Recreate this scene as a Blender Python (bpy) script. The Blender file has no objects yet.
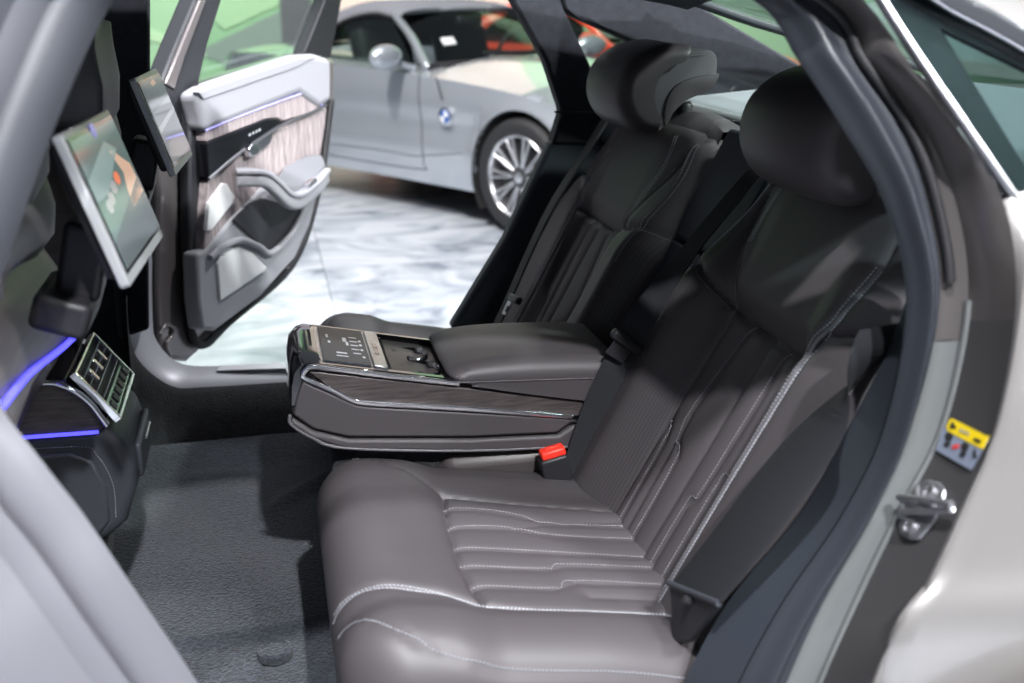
import bpy, bmesh, math, random
import numpy as np
from mathutils import Vector, Matrix

random.seed(7)
scene = bpy.context.scene
col = scene.collection

# ------------------------------------------------------------------ camera
CAM = Vector((-0.43, -1.67, 1.31))
YAW, PITCH, FPX = 0.229, 0.32, 1061.0
_f = Vector((math.sin(YAW) * math.cos(PITCH), math.cos(YAW) * math.cos(PITCH), -math.sin(PITCH)))
_r = Vector((math.cos(YAW), -math.sin(YAW), 0))
_u = _r.cross(_f)
cd = bpy.data.cameras.new('camera')
cam = bpy.data.objects.new('camera', cd)
col.objects.link(cam)
cam.matrix_world = Matrix(((_r.x, _u.x, -_f.x, CAM.x), (_r.y, _u.y, -_f.y, CAM.y), (_r.z, _u.z, -_f.z, CAM.z), (0, 0, 0, 1)))
cd.sensor_width = 36
cd.lens = 36 * FPX / 1024
cd.clip_start = 0.02
cd.dof.use_dof = True
cd.dof.focus_distance = 1.75
cd.dof.aperture_fstop = 3.4
scene.camera = cam

# ------------------------------------------------------------------ exposure, world, lamps
vs = scene.view_settings
vs.view_transform = 'Standard'
vs.look = 'None'
vs.gamma = 1
vs.use_curve_mapping = False
vs.exposure = 0.0
world = bpy.data.worlds.new('hall')
scene.world = world
world.use_nodes = True
wb = world.node_tree.nodes['Background']
wb.inputs[0].default_value = (0.80, 0.88, 1.0, 1)
wb.inputs[1].default_value = 0.24


def lamp(name, kind, loc, aim, power, size=0.3, color=(1, 1, 1), angle=60, blend=0.3, size_y=None):
    d = bpy.data.lights.new(name, kind)
    d.energy = power
    d.color = color
    if kind == 'AREA':
        d.size = size
        if size_y:
            d.shape = 'RECTANGLE'
            d.size_y = size_y
    else:
        d.shadow_soft_size = size
    if kind == 'SPOT':
        d.spot_size = math.radians(angle)
        d.spot_blend = blend
    o = bpy.data.objects.new(name, d)
    col.objects.link(o)
    o.location = loc
    o.rotation_euler = (Vector(aim) - Vector(loc)).to_track_quat('-Z', 'Y').to_euler()
    return o


# ceiling spots of the hall above the visitors' side, and broad ceiling panels
lamp('ceiling_spot', 'SPOT', (-0.7, -2.35, 5.4), (-0.15, -0.45, 0.6), 1500, 0.09, (0.97, 0.97, 1), 46)
lamp('ceiling_spot', 'SPOT', (0.35, -4.4, 5.2), (-0.1, -0.2, 0.65), 2300, 0.09, (0.97, 0.97, 1), 46)
lamp('ceiling_spot', 'SPOT', (1.9, -2.9, 5.2), (0.3, -0.8, 0.8), 800, 0.12, (0.97, 0.98, 1), 50)
lamp('ceiling_spot', 'SPOT', (2.3, 1.0, 5.2), (-0.45, 1.3, 0.75), 560, 0.12, (0.97, 0.97, 1), 44)
lamp('ceiling_spot', 'SPOT', (-1.6, 2.2, 5.4), (0.4, 5.0, 0.5), 1700, 0.2, (1, 0.98, 0.95), 55)
lamp('ceiling_spot', 'SPOT', (4.4, -1.6, 4.3), (0.42, 0.2, 1.1), 1500, 0.15, (0.95, 0.98, 1), 30)
lamp('ceiling_panel', 'AREA', (0.2, 3.6, 5.5), (0.2, 3.4, 0), 170, 4, (0.95, 0.97, 1), size_y=3)
for _x in (-1.6, 1.2, 4.0):
    lamp('added_wall_spot', 'SPOT', (_x, 6.6, 5.3), (_x, 9.5, 0.9), 900, 0.08, (1, 0.98, 0.95), 80, 0.6)  # unseen spots added to brighten the back wall
lamp('ceiling_spot', 'SPOT', (2.8, -4.4, 5.2), (0.6, -0.9, 0.7), 700, 0.3, (0.95, 0.97, 1), 50)
lamp('ceiling_panel', 'AREA', (-3.0, -3.4, 5.5), (-1.0, -0.9, 0.8), 35, 2.5, (0.92, 0.95, 1), size_y=2)


# ------------------------------------------------------------------ pixel helpers
def ray(x, y):
    return _f + _r * ((x - 512) / FPX) - _u * ((y - 341.5) / FPX)


def px(x, y, ax, val):
    d = ray(x, y)
    i = 'XYZ'.index(ax)
    return CAM + d * ((val - CAM[i]) / d[i])


def pxp(x, y, p0, n):
    d = ray(x, y)
    return CAM + d * ((Vector(p0) - CAM).dot(n) / d.dot(n))


# ------------------------------------------------------------------ materials
def mat(name, color, rough=0.5, metal=0.0, noise=None, bump=None, coat=0.0, sheen=0.0, emit=None, trans=0.0, ior=1.45, alpha=1.0, spec=0.5, stretch=None):
    """noise=(scale, amount) colour variation, bump=(scale, strength, distance)"""
    m = bpy.data.materials.new(name)
    m.use_nodes = True
    nt = m.node_tree
    b = nt.nodes['Principled BSDF']
    b.inputs['Base Color'].default_value = (*color, 1)
    b.inputs['Roughness'].default_value = rough
    b.inputs['Metallic'].default_value = metal
    b.inputs['Coat Weight'].default_value = coat
    b.inputs['Coat Roughness'].default_value = 0.06
    b.inputs['Sheen Weight'].default_value = sheen
    b.inputs['Transmission Weight'].default_value = trans
    b.inputs['IOR'].default_value = ior
    b.inputs['Alpha'].default_value = alpha
    b.inputs['Specular IOR Level'].default_value = spec
    if emit:
        b.inputs['Emission Color'].default_value = (*emit[0], 1)
        b.inputs['Emission Strength'].default_value = emit[1]
    tc = nt.nodes.new('ShaderNodeTexCoord')
    src = tc.outputs['Object']
    if stretch:
        mp = nt.nodes.new('ShaderNodeMapping')
        mp.inputs['Scale'].default_value = stretch
        nt.links.new(src, mp.inputs['Vector'])
        src = mp.outputs['Vector']
    if noise:
        n = nt.nodes.new('ShaderNodeTexNoise')
        n.inputs['Scale'].default_value = noise[0]
        n.inputs['Detail'].default_value = 6
        nt.links.new(src, n.inputs['Vector'])
        r = nt.nodes.new('ShaderNodeValToRGB')
        a = noise[1]
        r.color_ramp.elements[0].position = 0.3
        r.color_ramp.elements[1].position = 0.7
        r.color_ramp.elements[0].color = (*[c * (1 - a) for c in color], 1)
        r.color_ramp.elements[1].color = (*[min(1, c * (1 + a)) for c in color], 1)
        nt.links.new(n.outputs['Fac'], r.inputs['Fac'])
        nt.links.new(r.outputs['Color'], b.inputs['Base Color'])
    if bump:
        n2 = nt.nodes.new('ShaderNodeTexNoise')
        n2.inputs['Scale'].default_value = bump[0]
        n2.inputs['Detail'].default_value = 4
        nt.links.new(src, n2.inputs['Vector'])
        bp = nt.nodes.new('ShaderNodeBump')
        bp.inputs['Strength'].default_value = bump[1]
        bp.inputs['Distance'].default_value = bump[2]
        nt.links.new(n2.outputs['Fac'], bp.inputs['Height'])
        nt.links.new(bp.outputs['Normal'], b.inputs['Normal'])
    return m


def perforated(name, color, rough):
    m = mat(name, color, rough)
    nt = m.node_tree
    b = nt.nodes['Principled BSDF']
    uv = nt.nodes.new('ShaderNodeUVMap')
    v = nt.nodes.new('ShaderNodeTexVoronoi')
    v.inputs['Scale'].default_value = 230
    v.inputs['Randomness'].default_value = 0.0
    nt.links.new(uv.outputs['UV'], v.inputs['Vector'])
    r = nt.nodes.new('ShaderNodeValToRGB')
    r.color_ramp.elements[0].position = 0.20
    r.color_ramp.elements[1].position = 0.42
    r.color_ramp.elements[0].color = (*[c * 0.6 for c in color], 1)
    r.color_ramp.elements[1].color = (*color, 1)
    nt.links.new(v.outputs['Distance'], r.inputs['Fac'])
    nt.links.new(r.outputs['Color'], b.inputs['Base Color'])
    return m


M = {}
LEATHER = (0.060, 0.054, 0.058)
M['leather'] = mat('taupe_leather', LEATHER, 0.5, bump=(900, 0.15, 0.0006))
M['perf'] = perforated('perforated_leather', LEATHER, 0.45)
M['leather_dark'] = mat('dark_leather', (0.055, 0.047, 0.047), 0.45, bump=(900, 0.15, 0.0006))
M['leather_grey'] = mat('grey_leather', (0.11, 0.107, 0.115), 0.45, bump=(700, 0.15, 0.0006))
M['thread_pale'] = mat('silver_thread', (0.30, 0.31, 0.34), 0.5)
M['thread'] = mat('pale_thread', (0.20, 0.19, 0.205), 0.6)
M['suede'] = mat('black_suede', (0.016, 0.018, 0.024), 0.9, noise=(60, 0.25), bump=(500, 0.3, 0.001), sheen=0.04)
M['navy_trim'] = mat('blue_black_trim', (0.026, 0.032, 0.042), 0.6, bump=(600, 0.2, 0.0008))
M['carpet'] = mat('charcoal_carpet', (0.024, 0.029, 0.038), 0.95, noise=(150, 0.6), bump=(200, 1.0, 0.006), sheen=0.12)
M['carpet_dark'] = mat('black_carpet', (0.012, 0.013, 0.016), 0.95, noise=(50, 0.4), bump=(300, 1.0, 0.004), sheen=0.15)
M['seal'] = mat('rubber_seal', (0.024, 0.027, 0.034), 0.40)
M['rubber'] = mat('black_rubber', (0.012, 0.012, 0.014), 0.6)
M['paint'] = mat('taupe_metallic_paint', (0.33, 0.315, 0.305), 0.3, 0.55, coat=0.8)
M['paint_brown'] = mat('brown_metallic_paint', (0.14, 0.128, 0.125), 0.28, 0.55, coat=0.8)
M['jamb'] = mat('dark_grey_jamb', (0.05, 0.048, 0.05), 0.5, 0.1)
M['flange'] = mat('pale_flange', (0.17, 0.18, 0.18), 0.35, 0.4)
M['pillar'] = mat('grey_pillar_trim', (0.036, 0.038, 0.046), 0.5)
M['pillar_pale'] = mat('pale_pillar_face', (0.065, 0.066, 0.078), 0.45)
M['ring_lit'] = mat('lit_lower_ring', (0.115, 0.115, 0.13), 0.42, 0.1)  # lower doorway ring: light on its upward faces put into the colour
M['sill'] = mat('silver_grey_sill', (0.50, 0.50, 0.54), 0.42, 0.2)
M['chrome'] = mat('chrome', (0.75, 0.75, 0.78), 0.12, 1.0)
M['satin'] = mat('satin_metal', (0.55, 0.55, 0.58), 0.3, 1.0)
M['tablet_frame'] = mat('silver_tablet_frame', (0.50, 0.51, 0.53), 0.32, 0.4)
M['gloss'] = mat('black_gloss', (0.006, 0.006, 0.008), 0.06, coat=0.5)
M['plastic'] = mat('black_plastic', (0.018, 0.018, 0.021), 0.45)
M['belt'] = mat('black_webbing', (0.009, 0.010, 0.013), 0.75, bump=(600, 0.4, 0.001))
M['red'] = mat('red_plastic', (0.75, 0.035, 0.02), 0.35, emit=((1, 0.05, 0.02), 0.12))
M['wood'] = mat('dark_ash_wood', (0.055, 0.046, 0.045), 0.4, noise=(14, 0.55), stretch=(2, 14, 30))
M['wood_door'] = mat('grey_brown_wood', (0.36, 0.31, 0.31), 0.4, noise=(9, 0.35), stretch=(14, 8, 1.2))
M['door_leather'] = mat('silver_grey_leather', (0.36, 0.36, 0.39), 0.42)
M['door_grey'] = mat('grey_door_panel', (0.32, 0.322, 0.345), 0.5)
M['door_edge'] = mat('dark_door_edge', (0.028, 0.029, 0.034), 0.5)
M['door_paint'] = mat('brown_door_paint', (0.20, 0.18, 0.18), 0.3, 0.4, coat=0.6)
M['striker'] = mat('bright_steel', (0.42, 0.42, 0.44), 0.28, 0.85)
M['speaker'] = mat('pale_metal_grille', (0.80, 0.81, 0.80), 0.35, 0.0)
M['blue_light'] = mat('blue_light_strip', (0.1, 0.1, 0.6), 0.4, emit=((0.09, 0.08, 1.0), 1.9))
M['blue_edge'] = mat('violet_light_line', (0.4, 0.4, 0.8), 0.4, emit=((0.45, 0.42, 1.0), 1.0))


def glassmat(name, tint, amount, rough=0.0, graze=0.6):
    """thin automotive glass: tinted see-through with a mirror sheen"""
    m = bpy.data.materials.new(name)
    m.use_nodes = True
    nt = m.node_tree
    nt.nodes.remove(nt.nodes['Principled BSDF'])
    t = nt.nodes.new('ShaderNodeBsdfTransparent')
    t.inputs[0].default_value = (*tint, 1)
    g = nt.nodes.new('ShaderNodeBsdfGlossy')
    g.inputs['Roughness'].default_value = rough
    g.inputs[0].default_value = (0.9, 0.95, 0.95, 1)
    lw = nt.nodes.new('ShaderNodeLayerWeight')          # Schlick: same from both sides of the pane
    lw.inputs['Blend'].default_value = 0.5
    pw = nt.nodes.new('ShaderNodeMath')
    pw.operation = 'POWER'
    pw.inputs[1].default_value = 4.0
    ml = nt.nodes.new('ShaderNodeMath')
    ml.operation = 'MULTIPLY_ADD'
    ml.inputs[1].default_value = graze
    ml.inputs[2].default_value = amount
    mx = nt.nodes.new('ShaderNodeMixShader')
    nt.links.new(lw.outputs['Facing'], pw.inputs[0])
    nt.links.new(pw.outputs[0], ml.inputs[0])
    nt.links.new(ml.outputs[0], mx.inputs[0])
    nt.links.new(t.outputs[0], mx.inputs[1])
    nt.links.new(g.outputs[0], mx.inputs[2])
    nt.links.new(mx.outputs[0], nt.nodes['Material Output'].inputs[0])
    return m


M['glass'] = glassmat('tinted_glass', (0.90, 0.95, 0.92), 0.03)
M['glass_dark'] = glassmat('dark_tinted_glass', (0.62, 0.70, 0.70), 0.04)


# ------------------------------------------------------------------ object helpers
def tag(o, label=None, cat=None, group=None, kind=None):
    if label:
        o['label'] = label
    if cat:
        o['category'] = cat
    if group:
        o['group'] = group
    if kind:
        o['kind'] = kind
    return o


WM = {}


def thing(name, label, cat, loc=(0, 0, 0), rz=0.0, group=None):
    o = bpy.data.objects.new(name, None)
    o.empty_display_size = 0.1
    col.objects.link(o)
    o.location = loc
    o.rotation_euler = (0, 0, rz)
    WM[o.name] = Matrix.Translation(Vector(loc)) @ Matrix.Rotation(rz, 4, 'Z')
    return tag(o, label, cat, group)


def world_of(o):
    return WM.get(o.name, Matrix.Identity(4))


def mk(name, verts, faces, m, parent=None, smooth=True, local=False, angle=40, bevel=0, seg=2, uv=None, subsurf=0):
    me = bpy.data.meshes.new(name)
    o = bpy.data.objects.new(name, me)
    col.objects.link(o)
    if parent is not None:
        o.parent = parent
        if not local:
            inv = world_of(parent).inverted()
            verts = [inv @ Vector(v) for v in verts]
        WM[o.name] = world_of(parent)
    me.from_pydata([tuple(v) for v in verts], [], [tuple(f) for f in faces])
    me.update()
    if uv is not None:
        ul = me.uv_layers.new(name='UVMap')
        li = np.empty(len(me.loops), dtype=np.int32)
        me.loops.foreach_get('vertex_index', li)
        ul.data.foreach_set('uv', np.asarray(uv, dtype=np.float32)[li].ravel())
    if isinstance(m, str):
        m = M[m]
    me.materials.append(m)
    if smooth:
        for p in me.polygons:
            p.use_smooth = True
        me.set_sharp_from_angle(angle=math.radians(angle))
    if bevel:
        bm_ = o.modifiers.new('bevel', 'BEVEL')
        bm_.width = bevel
        bm_.segments = seg
        bm_.limit_method = 'ANGLE'
        bm_.angle_limit = math.radians(35)
    if subsurf:
        s = o.modifiers.new('sub', 'SUBSURF')
        s.levels = subsurf
        s.render_levels = subsurf
    return o


def box_data(c, s, R=None):
    c = Vector(c)
    hx, hy, hz = s[0] / 2, s[1] / 2, s[2] / 2
    vs_ = [Vector((x, y, z)) for x in (-hx, hx) for y in (-hy, hy) for z in (-hz, hz)]
    if R:
        vs_ = [R @ v for v in vs_]
    return [c + v for v in vs_], [(0, 1, 3, 2), (4, 6, 7, 5), (0, 4, 5, 1), (2, 3, 7, 6), (0, 2, 6, 4), (1, 5, 7, 3)]


def box(name, c, s, m, parent=None, R=None, bevel=0.004, local=False, seg=2):
    v, f = box_data(c, s, R)
    return mk(name, v, f, m, parent, local=local, bevel=bevel, seg=seg)


def prism(name, pts, ext, m, parent=None, bevel=0.003, seg=2, local=False, angle=30):
    pts = [Vector(p) for p in pts]
    ext = Vector(ext)
    n = len(pts)
    nrm = Vector((0, 0, 0))
    for i in range(n):
        nrm += pts[i].cross(pts[(i + 1) % n])
    if nrm.dot(ext) > 0:
        pts = pts[::-1]
    v = pts + [p + ext for p in pts]
    f = [tuple(range(n)), tuple(range(2 * n - 1, n - 1, -1))]
    f += [((i + 1) % n, i, n + i, n + (i + 1) % n) for i in range(n)]
    return mk(name, v, f, m, parent, bevel=bevel, seg=seg, local=local, angle=angle)


def loft(name, rings, m, parent=None, closed_ring=True, caps=True, closed_path=False, local=False, angle=50, bevel=0, flip=False):
    n = len(rings[0])
    v = [Vector(p) for r_ in rings for p in r_]
    f = []
    R_ = len(rings)
    for i in range(R_ if closed_path else R_ - 1):
        i2 = (i + 1) % R_
        for j in range(n if closed_ring else n - 1):
            j2 = (j + 1) % n
            q = (i * n + j, i * n + j2, i2 * n + j2, i2 * n + j)
            f.append(q[::-1] if flip else q)
    if caps and closed_ring and not closed_path:
        a = tuple(range(n))[::-1]
        b = tuple((R_ - 1) * n + j for j in range(n))
        f.append(a[::-1] if flip else a)
        f.append(b[::-1] if flip else b)
    return mk(name, v, f, m, parent, local=local, angle=angle, bevel=bevel)


def frames(path, closed=False, up=None):
    path = [Vector(p) for p in path]
    n = len(path)
    T = []
    for i in range(n):
        a = path[i - 1] if (closed or i > 0) else path[i]
        b = path[(i + 1) % n] if (closed or i < n - 1) else path[i]
        t_ = (b - a)
        T.append(t_.normalized() if t_.length > 1e-9 else Vector((1, 0, 0)))
    out = []
    u_ = Vector(up) if up is not None else (Vector((0, 0, 1)) if abs(T[0].z) < 0.9 else Vector((0, 1, 0)))
    for t_ in T:
        s_ = t_.cross(u_)
        if s_.length < 1e-6:
            s_ = t_.orthogonal()
        s_.normalize()
        w_ = s_.cross(t_)
        out.append((t_, s_, w_))
        if up is None:
            u_ = w_
    return path, out


def sweep(name, path, prof, m, parent=None, closed=False, up=None, local=False, angle=50, caps=True):
    path, fr = frames(path, closed, up)
    rings = [[p + s_ * a + w_ * b for a, b in prof] for p, (t_, s_, w_) in zip(path, fr)]
    return loft(name, rings, m, parent, closed_path=closed, caps=caps, local=local, angle=angle, flip=True)


def circ(r_, n=8, ry=None):
    ry = ry or r_
    return [(r_ * math.cos(2 * math.pi * k / n), ry * math.sin(2 * math.pi * k / n)) for k in range(n)]


def rrect(w, h, r_, n=3):
    out = []
    for cx, cy, a0 in ((w / 2 - r_, h / 2 - r_, 0), (-w / 2 + r_, h / 2 - r_, 90), (-w / 2 + r_, -h / 2 + r_, 180), (w / 2 - r_, -h / 2 + r_, 270)):
        for k in range(n + 1):
            a = math.radians(a0 + 90 * k / n)
            out.append((cx + r_ * math.cos(a), cy + r_ * math.sin(a)))
    return out


def tube(name, path, r_, m, parent=None, n=8, closed=False, local=False, up=None):
    return sweep(name, path, circ(r_, n), m, parent, closed, up, local)


def spline(pts, n=8, closed=False):
    """Catmull-Rom through the points"""
    P_ = [Vector(p) for p in pts]
    N_ = len(P_)
    out = []
    rng = range(N_) if closed else range(N_ - 1)
    for i in rng:
        p0 = P_[(i - 1) % N_] if (closed or i > 0) else P_[i] * 2 - P_[i + 1]
        p1, p2 = P_[i], P_[(i + 1) % N_]
        p3 = P_[(i + 2) % N_] if (closed or i < N_ - 2) else P_[i + 1] * 2 - P_[i]
        for k in range(n):
            t_ = k / n
            out.append(0.5 * ((2 * p1) + (p2 - p0) * t_ + (2 * p0 - 5 * p1 + 4 * p2 - p3) * t_ * t_ + (3 * p1 - p0 - 3 * p2 + p3) * t_ ** 3))
    if not closed:
        out.append(P_[-1])
    return out


def resample(path, step):
    path = [Vector(p) for p in path]
    out = [path[0]]
    acc = 0.0
    for a, b in zip(path[:-1], path[1:]):
        L = (b - a).length
        d = step - acc
        while d <= L:
            out.append(a.lerp(b, d / L))
            d += step
        acc = (acc + L) % step if L > 0 else acc
        acc = L - (d - step)
    return out


def stitches(name, path, nrm, m, parent, step=0.0050, ln=0.0040, w=0.00075, local=False):
    """a run of thread stitches along a path on a surface"""
    pts = resample(path, step)
    v, f = [], []
    nrm = Vector(nrm).normalized()
    for a, b in zip(pts[:-1], pts[1:]):
        t_ = (b - a)
        if t_.length < 1e-6:
            continue
        t_.normalize()
        s_ = t_.cross(nrm).normalized()
        n_ = s_.cross(t_)
        c = a + n_ * 0.0006
        k = len(v)
        h = ln / 2
        v += [c - t_ * h, c + s_ * w - t_ * h * 0.7, c + s_ * w + t_ * h * 0.7, c + t_ * h, c - s_ * w + t_ * h * 0.7, c - s_ * w - t_ * h * 0.7, c + n_ * w * 1.2 - t_ * h * 0.5, c + n_ * w * 1.2 + t_ * h * 0.5]
        f += [(k, k + 1, k + 6), (k + 1, k + 2, k + 7, k + 6), (k + 2, k + 3, k + 7), (k + 3, k + 4, k + 7), (k + 4, k + 5, k + 6, k + 7), (k + 5, k, k + 6)]
    return mk(name, v, f, m, parent, smooth=False, local=local)


def polydist(X, Y, poly):
    """distance of every (X,Y) to a polyline"""
    d = np.full(np.shape(X), 1e9)
    for (x0, y0), (x1, y1) in zip(poly[:-1], poly[1:]):
        dx, dy = x1 - x0, y1 - y0
        L2 = dx * dx + dy * dy + 1e-12
        t_ = np.clip(((X - x0) * dx + (Y - y0) * dy) / L2, 0, 1)
        d = np.minimum(d, np.hypot(X - x0 - t_ * dx, Y - y0 - t_ * dy))
    return d


def sm(a, b, x):
    t_ = np.clip((np.asarray(x, float) - a) / (b - a), 0, 1)
    return t_ * t_ * (3 - 2 * t_)


def lerp_pts(tab, x):
    xs = [t_[0] for t_ in tab]
    return np.interp(x, xs, [t_[1] for t_ in tab])


# ================================================================== SETTING: show hall
def marble():
    m = mat('pale_marble', (0.72, 0.74, 0.78), 0.22)
    nt = m.node_tree
    b = nt.nodes['Principled BSDF']
    tc = nt.nodes.new('ShaderNodeTexCoord')
    oi = nt.nodes.new('ShaderNodeObjectInfo')
    ad = nt.nodes.new('ShaderNodeVectorMath')
    ad.operation = 'ADD'
    sc = nt.nodes.new('ShaderNodeVectorMath')
    sc.operation = 'SCALE'
    sc.inputs['Scale'].default_value = 37
    cmb = nt.nodes.new('ShaderNodeCombineXYZ')
    nt.links.new(oi.outputs['Random'], cmb.inputs[0])
    nt.links.new(oi.outputs['Random'], cmb.inputs[1])
    nt.links.new(cmb.outputs[0], sc.inputs[0])
    nt.links.new(tc.outputs['Object'], ad.inputs[0])
    nt.links.new(sc.outputs[0], ad.inputs[1])
    n = nt.nodes.new('ShaderNodeTexNoise')
    n.inputs['Scale'].default_value = 1.9
    n.inputs['Detail'].default_value = 8
    n.inputs['Distortion'].default_value = 1.4
    mp = nt.nodes.new('ShaderNodeMapping')
    mp.inputs['Scale'].default_value = (1.1, 1.5, 1)
    mp.inputs['Rotation'].default_value = (0, 0, 0.9)
    nt.links.new(ad.outputs[0], mp.inputs[0])
    nt.links.new(mp.outputs[0], n.inputs['Vector'])
    r = nt.nodes.new('ShaderNodeValToRGB')
    r.color_ramp.elements[0].position = 0.32
    r.color_ramp.elements[0].color = (0.17, 0.19, 0.23, 1)
    r.color_ramp.elements[1].position = 0.60
    r.color_ramp.elements[1].color = (0.50, 0.52, 0.56, 1)
    e = r.color_ramp.elements.new(0.44)
    e.color = (0.34, 0.37, 0.41, 1)
    nt.links.new(n.outputs['Fac'], r.inputs['Fac'])
    nt.links.new(r.outputs['Color'], b.inputs['Base Color'])
    return m


M['marble'] = marble()
M['grout'] = mat('grey_grout', (0.45, 0.46, 0.48), 0.7)
fl = box('floor', (0.6, 2.4, -0.05), (22, 17, 0.06), 'grout', bevel=0)
tag(fl, 'pale grey and white marble show hall floor of large slabs', 'floor', kind='structure')
tv, tf = box_data((0, 0, 0), (1.196, 1.196, 0.02))
first = None
for i in range(-4, 8):
    for j in range(-3, 8):
        loc = Vector((-0.78 + i * 1.2, 1.72 + j * 1.2, -0.01))
        if first is None:
            first = mk('tile', tv, tf, 'marble', fl, smooth=False, local=True)
            o = first
        else:
            o = first.copy()
            col.objects.link(o)
        o.location = loc

M['wall_green'] = mat('green_graphic_wall', (0.36, 0.60, 0.36), 0.5)
M['wall_green2'] = mat('light_green_print', (0.48, 0.72, 0.44), 0.5)
M['wall_grey'] = mat('grey_green_print', (0.30, 0.36, 0.33), 0.5)
M['wall_slate'] = mat('slate_panel', (0.16, 0.155, 0.18), 0.7)
M['wall_beige'] = mat('beige_panel', (0.74, 0.67, 0.58), 0.7)
WY = 9.5
wl = box('wall_back', (2, WY + 0.1, 2.4), (22, 0.2, 4.8), 'wall_green', bevel=0)
tag(wl, 'green show stand back wall with diagonal grey print', 'wall', kind='structure')


def wpoly(name, pts, m, d=0.012):
    prism(name, [px(x, y, 'Y', WY) for x, y in pts], (0, -d, 0), m, wl, bevel=0)


wpoly('wall_panel', [(205, 48), (283, 9), (285, 9), (285, 62), (238, 69), (206, 57)], 'wall_grey')
wpoly('wall_panel', [(120, 18), (205, 48), (206, 57), (150, 40), (120, 34)], 'wall_green2')
wpoly('wall_panel', [(150, -40), (285, -60), (285, 2), (225, 30)], 'wall_green2')
wpoly('wall_panel', [(560, 70), (660, -30), (720, -30), (640, 70)], 'wall_grey')
prism('wall_panel', [(-8.9, WY, 0), (-2.2, WY, 0), (-1.9, WY, 4.7), (-8.9, WY, 4.7)], (0, -0.012, 0), 'wall_slate', wl, bevel=0)  # unseen slate slab added to keep green reflections off the seats
v, f = box_data((0, 0, 0), (0.028, 0.02, 4.4))
sl = None
for k in range(10):                               # ribbed slate panel
    o = mk('slat', v, f, 'wall_slate', wl, smooth=False, local=True) if sl is None else sl.copy()
    if sl is not None:
        col.objects.link(o)
    sl = sl or o
    o.location = (-0.155 + k * 0.031, WY - 0.012, 2.25)
v, f = box_data((0, 0, 0), (0.056, 0.024, 4.4))
sb = None
for k in range(36):                               # ribbed beige wall boards
    o = mk('board', v, f, 'wall_beige', wl, smooth=False, local=True) if sb is None else sb.copy()
    if sb is not None:
        col.objects.link(o)
    sb = sb or o
    o.location = (0.19 + k * 0.06, WY - 0.013, 2.25)

# ================================================================== THE SEDAN BODY
sedan = thing('sedan_body', 'taupe metallic sedan body around the open rear doorway', 'car', (0, -0.03, 0))

# ---- near doorway: rails traced round the opening
YST = [-0.60, -0.63, -0.66, -0.69, -0.72, -0.74, -0.75, -0.76, -0.77]
R0 = [(752, 0), (798, 61), (842, 129), (883, 200), (906, 300), (884, 424), (842, 513), (782, 602), (738, 683)]
R1 = [(813, 0), (857, 61), (900, 126), (926, 200), (939, 300), (911, 424), (872, 513), (822, 602), (785, 683)]
R2 = [(832, 0), (872, 61), (921, 126), (955, 200), (968, 300), (943, 424), (898, 513), (855, 602), (819, 683)]
R3 = [(864, 0), (907, 61), (956, 126), (1003, 200), (1016, 300), (996, 424), (959, 513), (917, 602), (872, 683)]
Y1 = [y - 0.025 for y in YST]
Y2 = [y - 0.040 for y in YST]
Y3 = [-0.68, -0.71, -0.745, -0.78, -0.83, -0.86, -0.87, -0.88, -0.89]
rear = [[px(p[0], p[1], 'Y', y) for p, y in zip(R, Y)] for R, Y in ((R0, YST), (R1, Y1), (R2, Y2), (R3, Y3))]
LP = [(199, 683, -0.775), (128, 578, -0.77), (83, 512, -0.76), (41, 458, -0.755), (-2, 395, -0.745), (-6, 310, -0.72), (24, 215, -0.69), (62, 110, -0.65), (114, 0, -0.60)]
left0 = [px(x, y, 'Y', Y) for x, y, Y in LP]
bot0 = [Vector(p) for p in ((0.005, -0.775, 0.505), (-0.06, -0.78, 0.458), (-0.2, -0.78, 0.445), (-0.36, -0.78, 0.452), (-0.45, -0.78, 0.50))]
top0 = [Vector(p) for p in ((-0.50, -0.59, 1.35), (-0.40, -0.58, 1.37), (-0.22, -0.58, 1.372), (-0.08, -0.585, 1.352))]
base = rear[0] + bot0 + left0 + top0
nb = len(base)
nr = len(R0)
rails = [base]
for k, (off, dy) in enumerate(((0.040, -0.025), (0.062, -0.04), (0.125, -0.10))):
    L_ = []
    for i, p in enumerate(base):
        if i < nr:
            L_.append(rear[k + 1][i])
        else:
            a, b = base[i - 1], base[(i + 1) % nb]
            t_ = Vector((b.x - a.x, 0, b.z - a.z)).normalized()
            n_ = Vector((t_.z, 0, -t_.x))            # outward, loop runs clockwise
            c = Vector((-0.22, 0, 0.92))
            if n_.dot(p - c) < 0:
                n_ = -n_
            L_.append(p + n_ * off + Vector((0, dy, 0)))
    rails.append(L_)
NS = 6
rs = [spline(r_, NS, closed=True) for r_ in rails]
NN = len(rs[0])
mid_end = (nr + 2) * NS                             # rear half / front half of the ring


def ring_part(name, a, b, m, i0, i1, bulge=0.0, ridges=0, seg=1, parent=sedan):
    rings = []
    for i in range(i0, i1 + 1):
        p, q = rs[a][i % NN], rs[b][i % NN]
        row = []
        for k in range(seg + 1):
            t_ = k / seg
            c = p.lerp(q, t_)
            h = bulge * math.sin(math.pi * t_)
            if ridges:
                h += 0.0020 * math.cos(2 * math.pi * ridges * t_)
            row.append(c + Vector((0, -h, 0)))
        rings.append(row)
    return loft(name, rings, m, parent, closed_ring=False, caps=False, angle=60)


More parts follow.
